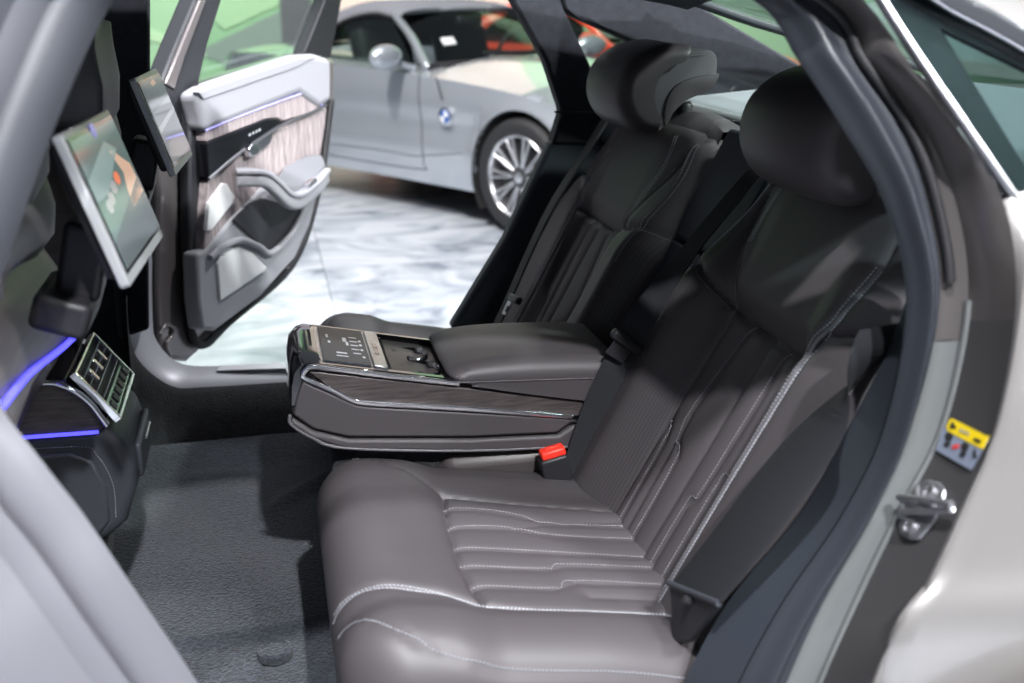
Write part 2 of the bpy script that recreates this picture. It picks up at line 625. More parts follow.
i_top = -2 * NS
ring_part('door_seal', 0, 1, 'seal', i_top, mid_end, 0.016, 2, 24)
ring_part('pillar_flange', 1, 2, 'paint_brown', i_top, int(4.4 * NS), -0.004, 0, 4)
ring_part('door_opening_flange', 1, 2, 'flange', int(4.4 * NS), mid_end, -0.006, 0, 4)
jb = ring_part('door_jamb', 2, 3, 'jamb', int(4.2 * NS), mid_end, 0.004, 0, 6)
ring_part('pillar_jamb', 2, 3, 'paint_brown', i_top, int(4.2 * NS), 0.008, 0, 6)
k_sp = (nr + 5 + 5) * NS  # up to here the ring is coloured lighter, as if lit
ring_part('sill_seal', 0, 1, 'ring_lit', mid_end, k_sp, 0.014, 1, 12)
ring_part('sill_flange', 1, 2, 'ring_lit', mid_end, k_sp, 0.002, 0, 4)
ring_part('sill_face', 2, 3, 'ring_lit', mid_end, k_sp, 0.008, 0, 6)
ring_part('pillar_seal', 0, 1, 'pillar', k_sp, NN + i_top, 0.014, 1, 12)
ring_part('pillar_flange', 1, 2, 'pillar_pale', k_sp, NN + i_top, 0.002, 0, 4)
ring_part('pillar_face', 2, 3, 'pillar_pale', k_sp, NN + i_top, 0.008, 0, 6)
# second rubber lip outside the seal
tube('seal_lip', [rs[1][i % NN].lerp(rs[2][i % NN], 0.3) + Vector((0, -0.004, 0)) for i in range(i_top, 4 * NS)], 0.0055, 'rubber', sedan)
tube('jamb_bead', [rs[2][i % NN] + Vector((0, -0.002, 0)) for i in range(4 * NS, mid_end)], 0.004, 'flange', sedan)

# inner return of the doorway (trim running into the cabin)
INN = [(762, 0), (806, 61), (850, 129), (890, 200), (906, 300), (850, 424), (800, 513), (728, 602), (684, 683)]
inner = [px(p[0], p[1], 'Y', y + 0.075) for p, y in zip(INN, YST)]
innb = inner + [p + Vector((0.0, 0.09, 0.0)) for p in bot0] + [px(x - 7, y, 'Y', Y + 0.09) for x, y, Y in LP] + [p + Vector((0.0, 0.09, 0.02)) for p in top0]
ins = spline(innb, NS, closed=True)
loft('doorway_trim', [[ins[i % NN], ins[i % NN].lerp(rs[0][i % NN], 0.5) + Vector((0, -0.012, 0)), rs[0][i % NN]] for i in range(i_top, mid_end + 1)], 'navy_trim', sedan, closed_ring=False, caps=False)
loft('pillar_inner_trim', [[ins[i % NN], rs[0][i % NN]] for i in range(mid_end, NN + i_top + 1)], 'suede', sedan, closed_ring=False, caps=False)

# ---- outer quarter panel behind the doorway
rings = []
for i in range(int(3.1 * NS), mid_end + 1):
    p = rs[3][i]
    q2 = rs[2][i]
    n_ = (p - q2)
    n_.y = 0
    n_.normalize()
    row = [p]
    row.append(p + n_ * 0.008 + Vector((0, -0.004, 0)))
    row.append(p + n_ * 0.020 + Vector((0.004, -0.003, 0)))
    row.append(p + n_ * 0.030 + Vector((0.010, 0.006, 0)))
    row.append(p + n_ * 0.036 + Vector((0.016, -0.002, 0)))
    e0 = row[-1]
    for k in range(1, 81):
        t_ = k / 80
        x = e0.x + (1.7 - e0.x) * t_
        z = e0.z + (0.30 + (e0.z - 0.30) * 1.0 - e0.z) * t_
        bul = 0.035 * math.sin(min(1, t_ * 2.2) * math.pi / 2) + 0.02 * math.sin(math.pi * min(1, max(0, (z - 0.35) / 0.75)))
        row.append(Vector((x, e0.y - bul * min(1, t_ * 6), z)))
    rings.append(row)
WX, WZ, WR = 0.56, 0.335, 0.385
n_ = len(rings[0])
qv = [p for row in rings for p in row]
qf = []
for i in range(len(rings) - 1):
    for j in range(n_ - 1):
        q = (i * n_ + j, i * n_ + j + 1, (i + 1) * n_ + j + 1, (i + 1) * n_ + j)
        c = sum((qv[k] for k in q), Vector()) / 4
        if math.hypot(c.x - WX, c.z - WZ) < WR - 0.012:
            continue
        qf.append(q)
mk('quarter_panel', qv, qf, 'paint', sedan, angle=70)
arch = [Vector((WX + (WR + 0.004) * math.cos(a), -0.945, WZ + (WR + 0.004) * math.sin(a))) for a in np.linspace(math.radians(-12), math.radians(192), 40)]
sweep('wheel_arch_lip', arch, rrect(0.07, 0.06, 0.015), 'paint', sedan, up=(0, 1, 0))
loft('wheel_arch_liner', [[Vector((WX + r_ * math.cos(a), y, WZ + r_ * math.sin(a))) for a in np.linspace(math.radians(-12), math.radians(192), 40)] for r_, y in ((WR, -0.94), (WR, -0.70), (0.05, -0.70))], 'plastic', sedan, closed_ring=False, caps=False)

# ---- upper corner: chrome strip, fixed quarter window, roof edge
ch = [px(869, -25, 'Y', -0.675), px(881, 0, 'Y', -0.685), px(920, 61, 'Y', -0.714), px(966, 128, 'Y', -0.748), px(1016, 201, 'Y', -0.782), px(1050, 252, 'Y', -0.80)]
sweep('window_trim', spline(ch, 5), rrect(0.008, 0.012, 0.003), 'satin', sedan, up=(0, -1, 0))
tp = [px(905, -30, 'Y', -0.672), px(948, 0, 'Y', -0.68), px(990, 22, 'Y', -0.69), px(1030, 45, 'Y', -0.70), px(1120, 100, 'Y', -0.72)]
sweep('window_trim', spline(tp, 5), rrect(0.022, 0.014, 0.005), 'chrome', sedan, up=(0, -1, 0))
rf = []
for p in spline(tp, 5):
    zi = float(np.interp(p.x, [-0.2, 0.1, 0.42, 0.6], [1.385, 1.375, 1.325, 1.27]))
    q = Vector((p.x + 0.01, -0.585, zi))
    rf.append([p + Vector((0.003, -0.001, 0.010)), p.lerp(q, 0.3) + Vector((0, -0.006, 0.016)), p.lerp(q, 0.65) + Vector((0, -0.004, 0.014)), q])
loft('roof_skin', rf, 'paint', sedan, closed_ring=False, caps=False)
GP = px(940, 60, 'Y', -0.70)
GN = (px(1005, 190, 'Y', -0.765) - px(885, 0, 'Y', -0.672)).cross(Vector((1, 0, 0.0))).normalized()


def gp(x, y, h=0.0):
    return pxp(x, y, GP + GN * h, GN)


if GN.y > 0:
    GN = -GN
prism('quarter_glass', [gp(x, y) for x, y in ((870, -25), (912, -25), (1032, 50), (1150, 118), (1150, 252), (1050, 252))], GN * -0.004, 'glass_dark', sedan, bevel=0)
prism('glass_border', [gp(x, y, -0.006) for x, y in ((870, -25), (912, -25), (940, 28), (1026, 168), (1078, 256), (1050, 252))], GN * -0.006, 'plastic', sedan, bevel=0)
prism('glass_border', [gp(x, y, -0.006) for x, y in ((912, -25), (1032, 50), (1150, 118), (1150, 140), (1030, 72), (940, 28))], GN * -0.006, 'plastic', sedan, bevel=0)

# rear pillar and boot lid outside, closing the body behind the window
pb_ = [gp(1150, 252) + Vector((0, 0, -0.005)), Vector((0.55, -0.845, 1.03)), Vector((0.9, -0.85, 1.01)), Vector((1.7, -0.82, 0.99))]
pt_ = [gp(1150, 110), Vector((0.55, -0.60, 1.27)), Vector((0.95, -0.56, 1.145)), Vector((1.7, -0.55, 1.08))]
loft('rear_pillar_skin', [[b_, b_.lerp(a_, 0.35) + Vector((0, -0.02, 0.01)), b_.lerp(a_, 0.7) + Vector((0, -0.012, 0.012)), a_] for b_, a_ in zip(spline(pb_, 6), spline(pt_, 6))], 'paint', sedan, closed_ring=False, caps=False)
prism('boot_lid', [(1.0, -0.56, 1.118), (1.0, 0.50, 1.118), (1.7, 0.50, 1.085), (1.7, -0.56, 1.085)], (0, 0, -0.03), 'paint', sedan, bevel=0.01)

# ---- striker and warning sticker on the jamb
from mathutils.bvhtree import BVHTree
_jv = [world_of(jb) @ v.co for v in jb.data.vertices]
JB = BVHTree.FromPolygons(_jv, [tuple(p.vertices) for p in jb.data.polygons])
JT = (rs[2][6 * NS] - rs[2][5 * NS]).normalized()


def jp(x, y, lift=0.0):
    """point of the jamb face under a pixel"""
    d = ray(x, y).normalized()
    loc, nrm, idx, dist = JB.ray_cast(CAM, d)
    if loc is None:
        loc, nrm, idx, dist = JB.find_nearest(CAM + d * 1.0)
    return loc + JO * lift


_l, JO, _i, _d = JB.ray_cast(CAM, ray(945, 470).normalized())
if JO.dot(CAM - _l) < 0:
    JO = -JO
JT = (JT - JO * JT.dot(JO)).normalized()
JN = JO.cross(JT)


plate = [(921, 484), (932, 481), (943, 484), (948, 491), (946, 506), (936, 525), (922, 541), (913, 541), (904, 536), (902, 526), (912, 505)]
st = prism('striker', [jp(x, y, 0.001) for x, y in plate], JO * 0.004, 'striker', sedan, bevel=0.0015)
loop = [jp(913, 522, 0.004), jp(908, 515, 0.008), jp(901, 505, 0.012), jp(894, 497, 0.014), jp(900, 497, 0.015), jp(912, 502, 0.014), jp(919, 507, 0.010), jp(928, 511, 0.004)]
tube('striker_loop', spline(loop, 6), 0.0036, 'striker', st, n=10)
loop2 = [jp(921, 487, 0.004), jp(923, 498, 0.007), jp(931, 505, 0.007), jp(940, 510, 0.004)]
tube('striker_rib', spline(loop2, 5), 0.0026, 'striker', st, n=8)
for (x, y) in ((934, 494), (914, 529)):
    c = jp(x, y, 0.005)
    ring = [[c + (JT * math.cos(a) + JN * math.sin(a)) * r_ + JO * h for a in [2 * math.pi * k / 20 for k in range(20)]] for r_, h in ((0.0085, 0), (0.0085, 0.0025), (0.006, 0.0035), (0.0055, 0.001), (0.001, 0.001))]
    loft('screw', ring, 'striker', st, angle=30)
M['sticker_y'] = mat('yellow_print', (0.85, 0.62, 0.01), 0.5)
M['sticker_g'] = mat('grey_print', (0.20, 0.23, 0.30), 0.5)
M['ink'] = mat('black_ink', (0.02, 0.02, 0.02), 0.5)
M['red_ink'] = mat('red_ink', (0.55, 0.05, 0.05), 0.5)
M['white'] = mat('white_plastic', (0.8, 0.8, 0.8), 0.4)
sk = prism('warning_sticker', [jp(x, y, 0.002) for x, y in ((945, 427), (991, 446), (973, 471), (938, 451))], JO * 0.0006, 'sticker_g', sedan, bevel=0)
prism('yellow_band', [jp(x, y, 0.003) for x, y in ((953, 420), (956, 420), (991, 438), (991, 442), (986, 450), (982, 449), (950, 432), (949, 428))], JO * 0.0005, 'sticker_y', sk, bevel=0)
prism('warning_triangle', [jp(x, y, 0.0042) for x, y in ((956, 422), (960, 430), (953, 429))], JO * 0.0003, 'ink', sk, bevel=0)
for k in range(3):
    a = 964 + k * 3.4
    prism('printed_mark', [jp(x, y, 0.0042) for x, y in ((a, 430 + k * 1.5), (a + 2, 431 + k * 1.5), (a + 1, 434 + k * 1.5), (a - 1, 433 + k * 1.5))], JO * 0.0003, 'sticker_g', sk, bevel=0)
prism('printed_mark', [jp(x, y, 0.0042) for x, y in ((978, 439), (985, 442), (984, 445), (977, 442))], JO * 0.0003, 'ink', sk, bevel=0)
for cx, cy in ((952, 440), (968, 450)):
    prism('head_pictogram', [jp(cx + 4 * math.cos(a), cy - 2 + 4.4 * math.sin(a), 0.0036) for a in [2 * math.pi * k / 12 for k in range(12)]], JO * 0.0004, 'ink', sk, bevel=0)
    prism('body_pictogram', [jp(cx - 2, cy + 2, 0.0036), jp(cx + 2, cy + 4, 0.0036), jp(cx - 1, cy + 9, 0.0036), jp(cx - 6, cy + 6, 0.0036)], JO * 0.0004, 'ink', sk, bevel=0)
prism('arrow_pictogram', [jp(x, y, 0.0036) for x, y in ((955, 447), (962, 445), (962, 449), (956, 451))], JO * 0.0004, 'red_ink', sk, bevel=0)
prism('child_pictogram', [jp(x, y, 0.0036) for x, y in ((977, 450), (979, 451), (979, 456), (981, 458), (977, 460), (976, 455))], JO * 0.0004, 'ink', sk, bevel=0)

# ---- roof, headliner, rear shelf, rear window
YC = -0.03
rings = []
for i in range(13):
    y = -0.60 + i / 12 * 1.14
    t_ = (y - YC) / 0.57
    z = 1.405 - 0.05 * t_ * t_
    rings.append([(-1.5, y, z - 0.04), (-0.9, y, z), (-0.3, y, z), (0.1, y, z - 0.02), (0.42, y * 0.98, z - 0.075), (0.46, y * 0.97, z - 0.085)])
loft('headliner', rings, 'suede', sedan, closed_ring=False, caps=False)
loft('roof_panel', [[Vector(p) + Vector((0, 0, 0.035)) for p in r_] for r_ in rings], 'paint', sedan, closed_ring=False, caps=False)
sh_ = [(0.44, -0.60, 1.085), (0.44, 0.56, 1.085), (0.98, 0.50, 1.135), (0.98, -0.56, 1.135)]
M['shelf'] = mat('grey_suede_shelf', (0.10, 0.115, 0.13), 0.85, bump=(500, 0.3, 0.001), sheen=0.3)
shelf = prism('parcel_shelf', sh_, (0, 0, -0.05), 'shelf', sedan, bevel=0.01)
prism('belt_outlet', [px(720, 91, 'Z', 1.092), px(724, 88, 'Z', 1.092), px(733, 87, 'Z', 1.092), px(731, 91, 'Z', 1.092)], (0, 0, 0.012), 'plastic', shelf, bevel=0.002)
tube('belt_outlet_rim', [px(732, 90, 'Z', 1.10), px(735, 87, 'Z', 1.104), px(737, 88, 'Z', 1.10)], 0.004, 'satin', shelf)
RW = [(0.455, 0.50, 1.292), (0.455, -0.56, 1.292), (1.02, -0.52, 1.142), (1.02, 0.46, 1.142)]
prism('rear_window', RW, (0.001, 0, 0.004), 'glass', sedan, bevel=0)
for s_ in (1, -1):
    y0 = YC + s_ * 0.53
    pts = [(0.40, y0 + 0.02 * s_, 1.315), (0.455, y0, 1.292), (0.62, y0 - 0.008 * s_, 1.24), (0.82, y0 - 0.02 * s_, 1.19), (1.02, y0 - 0.04 * s_, 1.142)]
    sweep('rear_window_frame', spline(pts, 4), rrect(0.035, 0.014, 0.005), 'pillar', sedan, up=(0.3, 0, 1))
    tube('rear_window_seal', [Vector(p) + Vector((0, 0.026 * s_, -0.002)) for p in spline(pts, 4)], 0.006, 'rubber', sedan)

# ---- far side of the cabin
M['sill_plate'] = mat('pale_sill_plate', (0.78, 0.79, 0.82), 0.35, 0.0)
so = [(149, 240), (149, 278), (152, 327), (164, 351), (183, 364), (217, 366), (290, 363), (380, 358), (450, 345)]
si = [(127, 240), (127, 278), (130, 336), (142, 364), (172, 386), (205, 387), (288, 382), (380, 377), (450, 365)]
O3 = spline([px(x, y, 'Y', 0.80) for x, y in so], 8)
I3 = spline([px(x, y, 'Y', 0.715) for x, y in si], 8)
loft('sill_trim', [[b, b.lerp(a, 0.15) + Vector((0, -0.004, 0.008)), b.lerp(a, 0.5) + Vector((0, -0.004, 0.012)), a.lerp(b, 0.12) + Vector((0, 0, 0.006)), a, a + Vector((0, 0.02, -0.05))] for a, b in zip(O3, I3)], 'sill', sedan, closed_ring=False, caps=False)
prism('sill_plate', [px(x, y, 'Z', 0.466) for x, y in ((216, 371.5), (222, 366.5), (380, 359), (382, 366))], (0, 0, 0.003), 'sill_plate', sedan, bevel=0.001)
cw = []
for a, b in zip(I3[10:], I3[10:]):
    cw.append([b, b + Vector((0, -0.03, -0.006)), b + Vector((0, -0.055, -0.05)), b + Vector((0, -0.075, -0.12)), Vector((b.x, b.y - 0.11, 0.33))])
loft('sill_carpet', cw, 'carpet_dark', sedan, closed_ring=False, caps=False)
# far door post (black suede) with the front door lining beyond it
bp = [px(100, -60, 'Y', 0.60), px(151, -60, 'Y', 0.60), px(151, 70, 'Y', 0.66), px(149, 200, 'Y', 0.70), px(150, 330, 'Y', 0.715), px(120, 340, 'Y', 0.715), px(108, 200, 'Y', 0.70), px(100, 70, 'Y', 0.66)]
prism('door_post', bp, (-0.02, 0.07, 0), 'suede', sedan, bevel=0.008)
box('front_door_lining', (-1.32, 0.76, 0.70), (1.15, 0.06, 0.86), 'suede', sedan, bevel=0.02)
# far rear pillar lining
cp1 = [(470, -60), (512, 0), (545, 60), (562, 112), (552, 145), (600, 145), (602, 90), (566, 12), (540, -60)]
prism('rear_pillar_trim', [px(x, y, 'Y', 0.66) for x, y in cp1], (0.0, 0.05, 0), 'suede', sedan, bevel=0.008)
cp2 = [(540, -60), (566, 11), (577, 18), (629, 41), (700, 110), (812, 110), (802, 66), (690, 0), (640, -40)]
prism('rear_pillar_trim', [px(x, y, 'Y', 0.585 if x > 600 else 0.655) for x, y in cp2], (0.0, 0.05, 0), 'suede', sedan, bevel=0.006)
cp3 = [(552, 140), (505, 240), (450, 330), (570, 345), (645, 142)]
prism('rear_pillar_trim', [px(x, y, 'Y', 0.665) for x, y in cp3], (0.0, 0.05, 0), 'navy_trim', sedan, bevel=0.012)
prism('rear_pillar_trim', [px(x, y, 'Y', 0.66) for x, y in ((598, 85), (600, 145), (760, 130), (740, 78), (640, 78))], (0.0, 0.05, 0), 'suede', sedan, bevel=0.006)
prism('quarter_glass', [px(x, y, 'Y', 0.69) for x, y in ((560, 5), (577, 10), (650, 45), (650, 85), (598, 95))], (0, 0.004, 0), 'glass', sedan, bevel=0)
prism('pillar_seam', [px(x, y, 'Y', 0.652) for x, y in ((555, 111), (606, 113), (606, 115), (555, 113))], (0, 0.006, 0), 'rubber', sedan, bevel=0)
# outer skin of the far rear corner so the cabin is closed
prism('rear_corner_skin', [(0.40, 0.72, 0.3), (0.34, 0.72, 0.75), (0.40, 0.72, 1.04), (1.5, 0.72, 1.04), (1.5, 0.74, 0.3)], (0, 0.05, 0), 'paint', sedan, bevel=0.01)
prism('bulkhead', [(0.40, -0.62, 0.4), (0.47, -0.62, 1.05), (0.47, 0.60, 1.05), (0.40, 0.60, 0.4)], (0.03, 0, 0), 'suede', sedan, bevel=0.004)

# ---- floor of the cabin
nx, ny = 60, 100
v, f = [], []
for j in range(ny + 1):
    for i in range(nx + 1):
        x = -1.3 + 1.15 * i / nx
        y = -0.76 + 1.48 * j / ny
        z = 0.322 + 0.05 * float(sm(-0.70, -0.80, x)) * float(sm(0.25, 0.1, abs(y + 0.05)))
        v.append((x, y, z))
for j in range(ny):
    for i in range(nx):
        a = j * (nx + 1) + i
        f.append((a, a + 1, a + nx + 2, a + nx + 1))
mk('floor_carpet', v, f, 'carpet_dark', sedan)
box('floor_pan', (-0.1, -0.02, 0.27), (2.6, 1.5, 0.08), 'jamb', sedan, bevel=0.02)
prism('rocker', [(-1.6, -0.80, 0.40), (0.1, -0.80, 0.40), (0.15, -0.90, 0.36), (0.1, -0.92, 0.24), (-1.6, -0.92, 0.24)], (0, 0.0, -0.04), 'paint', sedan, bevel=0.01)
prism('rocker', [(-1.6, 0.74, 0.40), (0.3, 0.74, 0.40), (0.3, 0.84, 0.24), (-1.6, 0.84, 0.24)], (0, 0.0, -0.04), 'paint', sedan, bevel=0.01)


def mat_rug(name, x0, x1, y0, y1, z, label, wave, cut=None):
    n1, n2 = 70, 110
    gx, gy = np.meshgrid(np.linspace(x0, x1, n1), np.linspace(y0, y1, n2))
    gz = z + wave(gx, gy)
    # rounded corners
    cx, cy, hx, hy = (x0 + x1) / 2, (y0 + y1) / 2, (x1 - x0) / 2, (y1 - y0) / 2
    u_, w_ = (gx - cx) / hx, (gy - cy) / hy
    rr = np.maximum(0, np.abs(u_) ** 8 + np.abs(w_) ** 8 - 1)
    sc = (1 + rr) ** (-1 / 8)
    gx, gy = cx + u_ * sc * hx, cy + w_ * sc * hy
    top = np.stack([gx, gy, gz], -1).reshape(-1, 3)
    bot_ = top - np.array([0, 0, 0.012])
    v = [tuple(p) for p in top] + [tuple(p) for p in bot_]
    nt_ = n1 * n2
    f = []
    for j in range(n2 - 1):
        for i in range(n1 - 1):
            a = j * n1 + i
            f.append((a, a + 1, a + n1 + 1, a + n1))
    edge = [i for i in range(n1)] + [j * n1 + n1 - 1 for j in range(1, n2)] + [(n2 - 1) * n1 + i for i in range(n1 - 2, -1, -1)] + [j * n1 for j in range(n2 - 2, 0, -1)]
    for a, b in zip(edge, edge[1:] + edge[:1]):
        f.append((b, a, nt_ + a, nt_ + b))
    f.append(tuple(nt_ + e for e in edge[::-1]))
    o = mk(name, v, f, 'carpet')
    return tag(o, label, 'floor mat', 'rear floor mats')


def wv(gx, gy):
    d = np.exp(-((gy - (0.36 + 0.9 * (gx + 0.36))) / 0.03) ** 2) * sm(-0.52, -0.36, gx) * 0.022
    return d + 0.006 * np.sin(gx * 19 + gy * 7) * np.sin(gy * 11) + 0.02 * sm(0.45, 0.60, gy)


mat_rug('floor_mat', -0.78, -0.33, -0.13, 0.585, 0.345, 'charcoal carpet floor mat with a fold beside the centre armrest', wv)
rug2 = mat_rug('floor_mat', -0.74, -0.30, -0.55, -0.137, 0.346, 'charcoal carpet floor mat strip with a round fastener nearest the doorway', lambda x, y: 0.004 * np.sin(x * 14) + 0.010 * sm(-0.20, -0.16, y))
c = px(275, 650, 'Z', 0.358)
WM[rug2.name] = Matrix.Identity(4)
loft('mat_fastener', [[c + Vector((r_ * math.cos(2 * math.pi * k / 24), r_ * math.sin(2 * math.pi * k / 24), h)) for k in range(24)] for r_, h in ((0.026, -0.01), (0.026, 0.002), (0.022, 0.005), (0.019, 0.001), (0.002, 0.001))], 'carpet', rug2)


# ================================================================== REAR SEATS
REC = math.radians(28.5)
BV = np.array([math.sin(REC), 0, math.cos(REC)])
BN = np.array([-math.cos(REC), 0, math.sin(REC)])
B0 = np.array([0.075, 0, 0.56])

# seams in seat coordinates (w: inboard positive, v: up the backrest)
S_in = [(0.128, -0.06), (0.124, 0.14), (0.112, 0.316), (0.119, 0.341)]
S_top = [(0.119, 0.341), (0.048, 0.337), (-0.03, 0.334), (-0.130, 0.336)]
S_out = [(-0.128, -0.06), (-0.128, 0.115), (-0.130, 0.222), (-0.132, 0.29), (-0.134, 0.349), (-0.147, 0.39), (-0.148, 0.424), (-0.155, 0.483), (-0.146, 0.575)]
S_wing = [(0.119, 0.341), (0.164, 0.421), (0.195, 0.498), (0.20, 0.575)]
S_wtop = [(0.32, 0.395), (0.20, 0.363), (0.119, 0.341)]
S_sh = [(-0.130, 0.336), (-0.152, 0.380), (-0.218, 0.408), (-0.32, 0.413)]
S_side = [(-0.238, -0.06), (-0.243, 0.14), (-0.245, 0.30), (-0.235, 0.50)]
R1_ = [(0.042, 0.334), (0.062, 0.244), (0.074, 0.182), (0.069, 0.139), (0.044, 0.117), (0.039, -0.05)]
R2_ = [(0.114, 0.150), (0.10, 0.122), (0.097, -0.05)]
R3_ = [(-0.014, 0.334), (-0.010, 0.15), (-0.004, -0.05)]
R4_ = [(-0.066, 0.334), (-0.060, 0.2), (-0.054, 0.10), (-0.040, 0.08), (-0.038, -0.05)]
R5_ = [(-0.100, 0.334), (-0.098, 0.16), (-0.082, 0.135), (-0.080, -0.05)]
R6_ = [(0.074, 0.160), (0.070, -0.05)]
BIG = [S_in, S_top, S_out, S_wing, S_wtop, S_sh]
RIB = [R1_, R2_, R3_, R4_, R5_, R6_]


def edge_drop(d, R):
    """roll-over of a padded edge: d = distance inside the border"""
    d = np.clip(d, 0, R)
    return R - np.sqrt(np.maximum(0, R * R - (R - d) ** 2))


def hw_of(v):
    return lerp_pts([(-0.2, 0.285), (0.33, 0.285), (0.46, 0.265), (0.60, 0.225)], v)


def back_h(w, v):
    """height of the backrest surface above its plane"""
    w = np.asarray(w, float)
    v = np.asarray(v, float)
    bol = sm(0.12, 0.20, w) * (1 - sm(0.235, 0.30, w) * 0.6) + 0.5 * sm(0.085, 0.135, -w)
    h = 0.012 + 0.045 * bol * sm(0.50, 0.30, v)
    h = h + 0.012 * sm(0.34, 0.38, v) * sm(0.22, 0.1, np.abs(w))
    db = np.min([polydist(w, v, s_) for s_ in BIG], axis=0)
    h = h - 0.011 * np.exp(-db / 0.006)
    dr = np.min([polydist(w, v, s_) for s_ in RIB], axis=0)
    ins = sm(-0.136, -0.128, w) * sm(0.128, 0.118, w) * sm(0.342, 0.333, v)
    h = h - 0.0065 * np.exp(-dr / 0.008) * ins
    ds = polydist(w, v, S_side)
    h = h - 0.004 * np.exp(-ds / 0.004)
    # wing edge: upper panel steps forward over the insert
    return h


BR, VT = 0.055, 0.585


def back_pt(w, v, lift=0.0):
    h = back_h(w, v) + lift
    h = h - edge_drop(hw_of(v) - np.abs(w), BR) - edge_drop(VT - np.asarray(v), BR)
    return B0 + np.multiply.outer(v, BV) + np.multiply.outer(h, BN) + np.multiply.outer(w, np.array([0, 1, 0]))


# cushion
CX0, CX1 = -0.39, 0.10
C_front = [(-0.205, 0.155), (-0.214, 0.055), (-0.217, -0.055), (-0.205, -0.150)]
C_in = [(-0.205, 0.155), (-0.08, 0.140), (0.10, 0.125)]
C_out = [(-0.46, -0.10), (-0.36, -0.112), (-0.30, -0.128), (-0.17, -0.158), (0.10, -0.172)]
C_arc = [(-0.205, 0.158), (-0.27, 0.205), (-0.325, 0.243)]
C_arc2 = [(-0.325, 0.236), (-0.318, 0.258), (-0.30, 0.272), (-0.25, 0.278)]
C_side = [(-0.388, -0.165), (-0.352, -0.225), (-0.305, -0.265), (-0.235, -0.284), (0.08, -0.288)]
CR = [[(-0.21, 0.115), (-0.15, 0.112), (-0.10, 0.098), (-0.06, 0.078), (0.10, 0.075)], [(-0.213, 0.055), (-0.13, 0.058), (-0.06, 0.040), (0.10, 0.036)],
      [(-0.215, -0.005), (-0.10, -0.010), (0.10, -0.018)], [(-0.215, -0.055), (-0.10, -0.058), (-0.07, -0.046), (0.10, -0.048)],
      [(-0.212, -0.105), (-0.10, -0.108), (-0.07, -0.090), (0.10, -0.094)], [(-0.06, -0.125), (0.10, -0.132)], [(-0.12, 0.058), (-0.07, 0.075), (0.10, 0.10)]]
CWO, CWI = -0.30, 0.285
FR_, SR_ = 0.085, 0.075


def cush_z(x, w):
    x = np.asarray(x, float)
    w = np.asarray(w, float)
    z = 0.548 + (0.07 - x) * 0.16
    z = z + 0.022 * sm(-0.15, -0.22, w) * sm(0.14, -0.1, x) + 0.012 * sm(0.15, 0.2, w)
    z = z + 0.010 * sm(-0.20, -0.26, x)
    d = np.min([polydist(x, w, s_) for s_ in (C_front, C_in, C_out)], axis=0)
    z = z - 0.010 * np.exp(-d / 0.006)
    dr = np.min([polydist(x, w, s_) for s_ in CR], axis=0)
    ins = sm(-0.222, -0.210, x) * sm(-0.185, -0.165, w) * sm(0.165, 0.150, w)
    z = z - 0.0075 * np.exp(-dr / 0.009) * ins
    d = np.minimum(polydist(x, w, C_arc), polydist(x, w, C_side))
    z = z - 0.004 * np.exp(-d / 0.004)
    z = z - edge_drop(x - CX0, FR_) - edge_drop(w - CWO, SR_) - edge_drop(CWI - w, SR_)
    return z


def prof(a, b, ra, rb, n, na, nb_):
    """sample positions with dense rolled edges"""
    out = []
    if ra:
        out += [a + ra * (1 - math.cos(math.pi / 2 * k / na)) for k in range(na)]
    else:
        out += [a]
    s0, s1 = a + ra, b - rb
    out += list(np.linspace(s0, s1, n))
    if rb:
        out += [b - rb * (1 - math.sin(math.pi / 2 * (1 - k / nb_))) for k in range(1, nb_ + 1)][::1] if False else [b - rb + rb * math.sin(math.pi / 2 * k / nb_) for k in range(1, nb_ + 1)]
    seen = []
    for t_ in out:
        if not seen or t_ - seen[-1] > 1e-5:
            seen.append(t_)
    return np.array(seen)


def split_mesh(P3, UV, region, names, mats, root):
    """split a point grid into parts by the region id of each cell"""
    nj, ni = P3.shape[:2]
    for rid, nm in names.items():
        idx = {}
        v, uv, f = [], [], []
        cells = np.argwhere(region == rid)
        for j, i in cells:
            q = []
            for jj, ii in ((j, i), (j, i + 1), (j + 1, i + 1), (j + 1, i)):
                k = jj * ni + ii
                if k not in idx:
                    idx[k] = len(v)
                    v.append(P3[jj, ii])
                    uv.append(UV[jj, ii])
                q.append(idx[k])
            f.append(tuple(q))
        if f:
            mk(nm, v, f, mats[rid], root, uv=uv, angle=75)


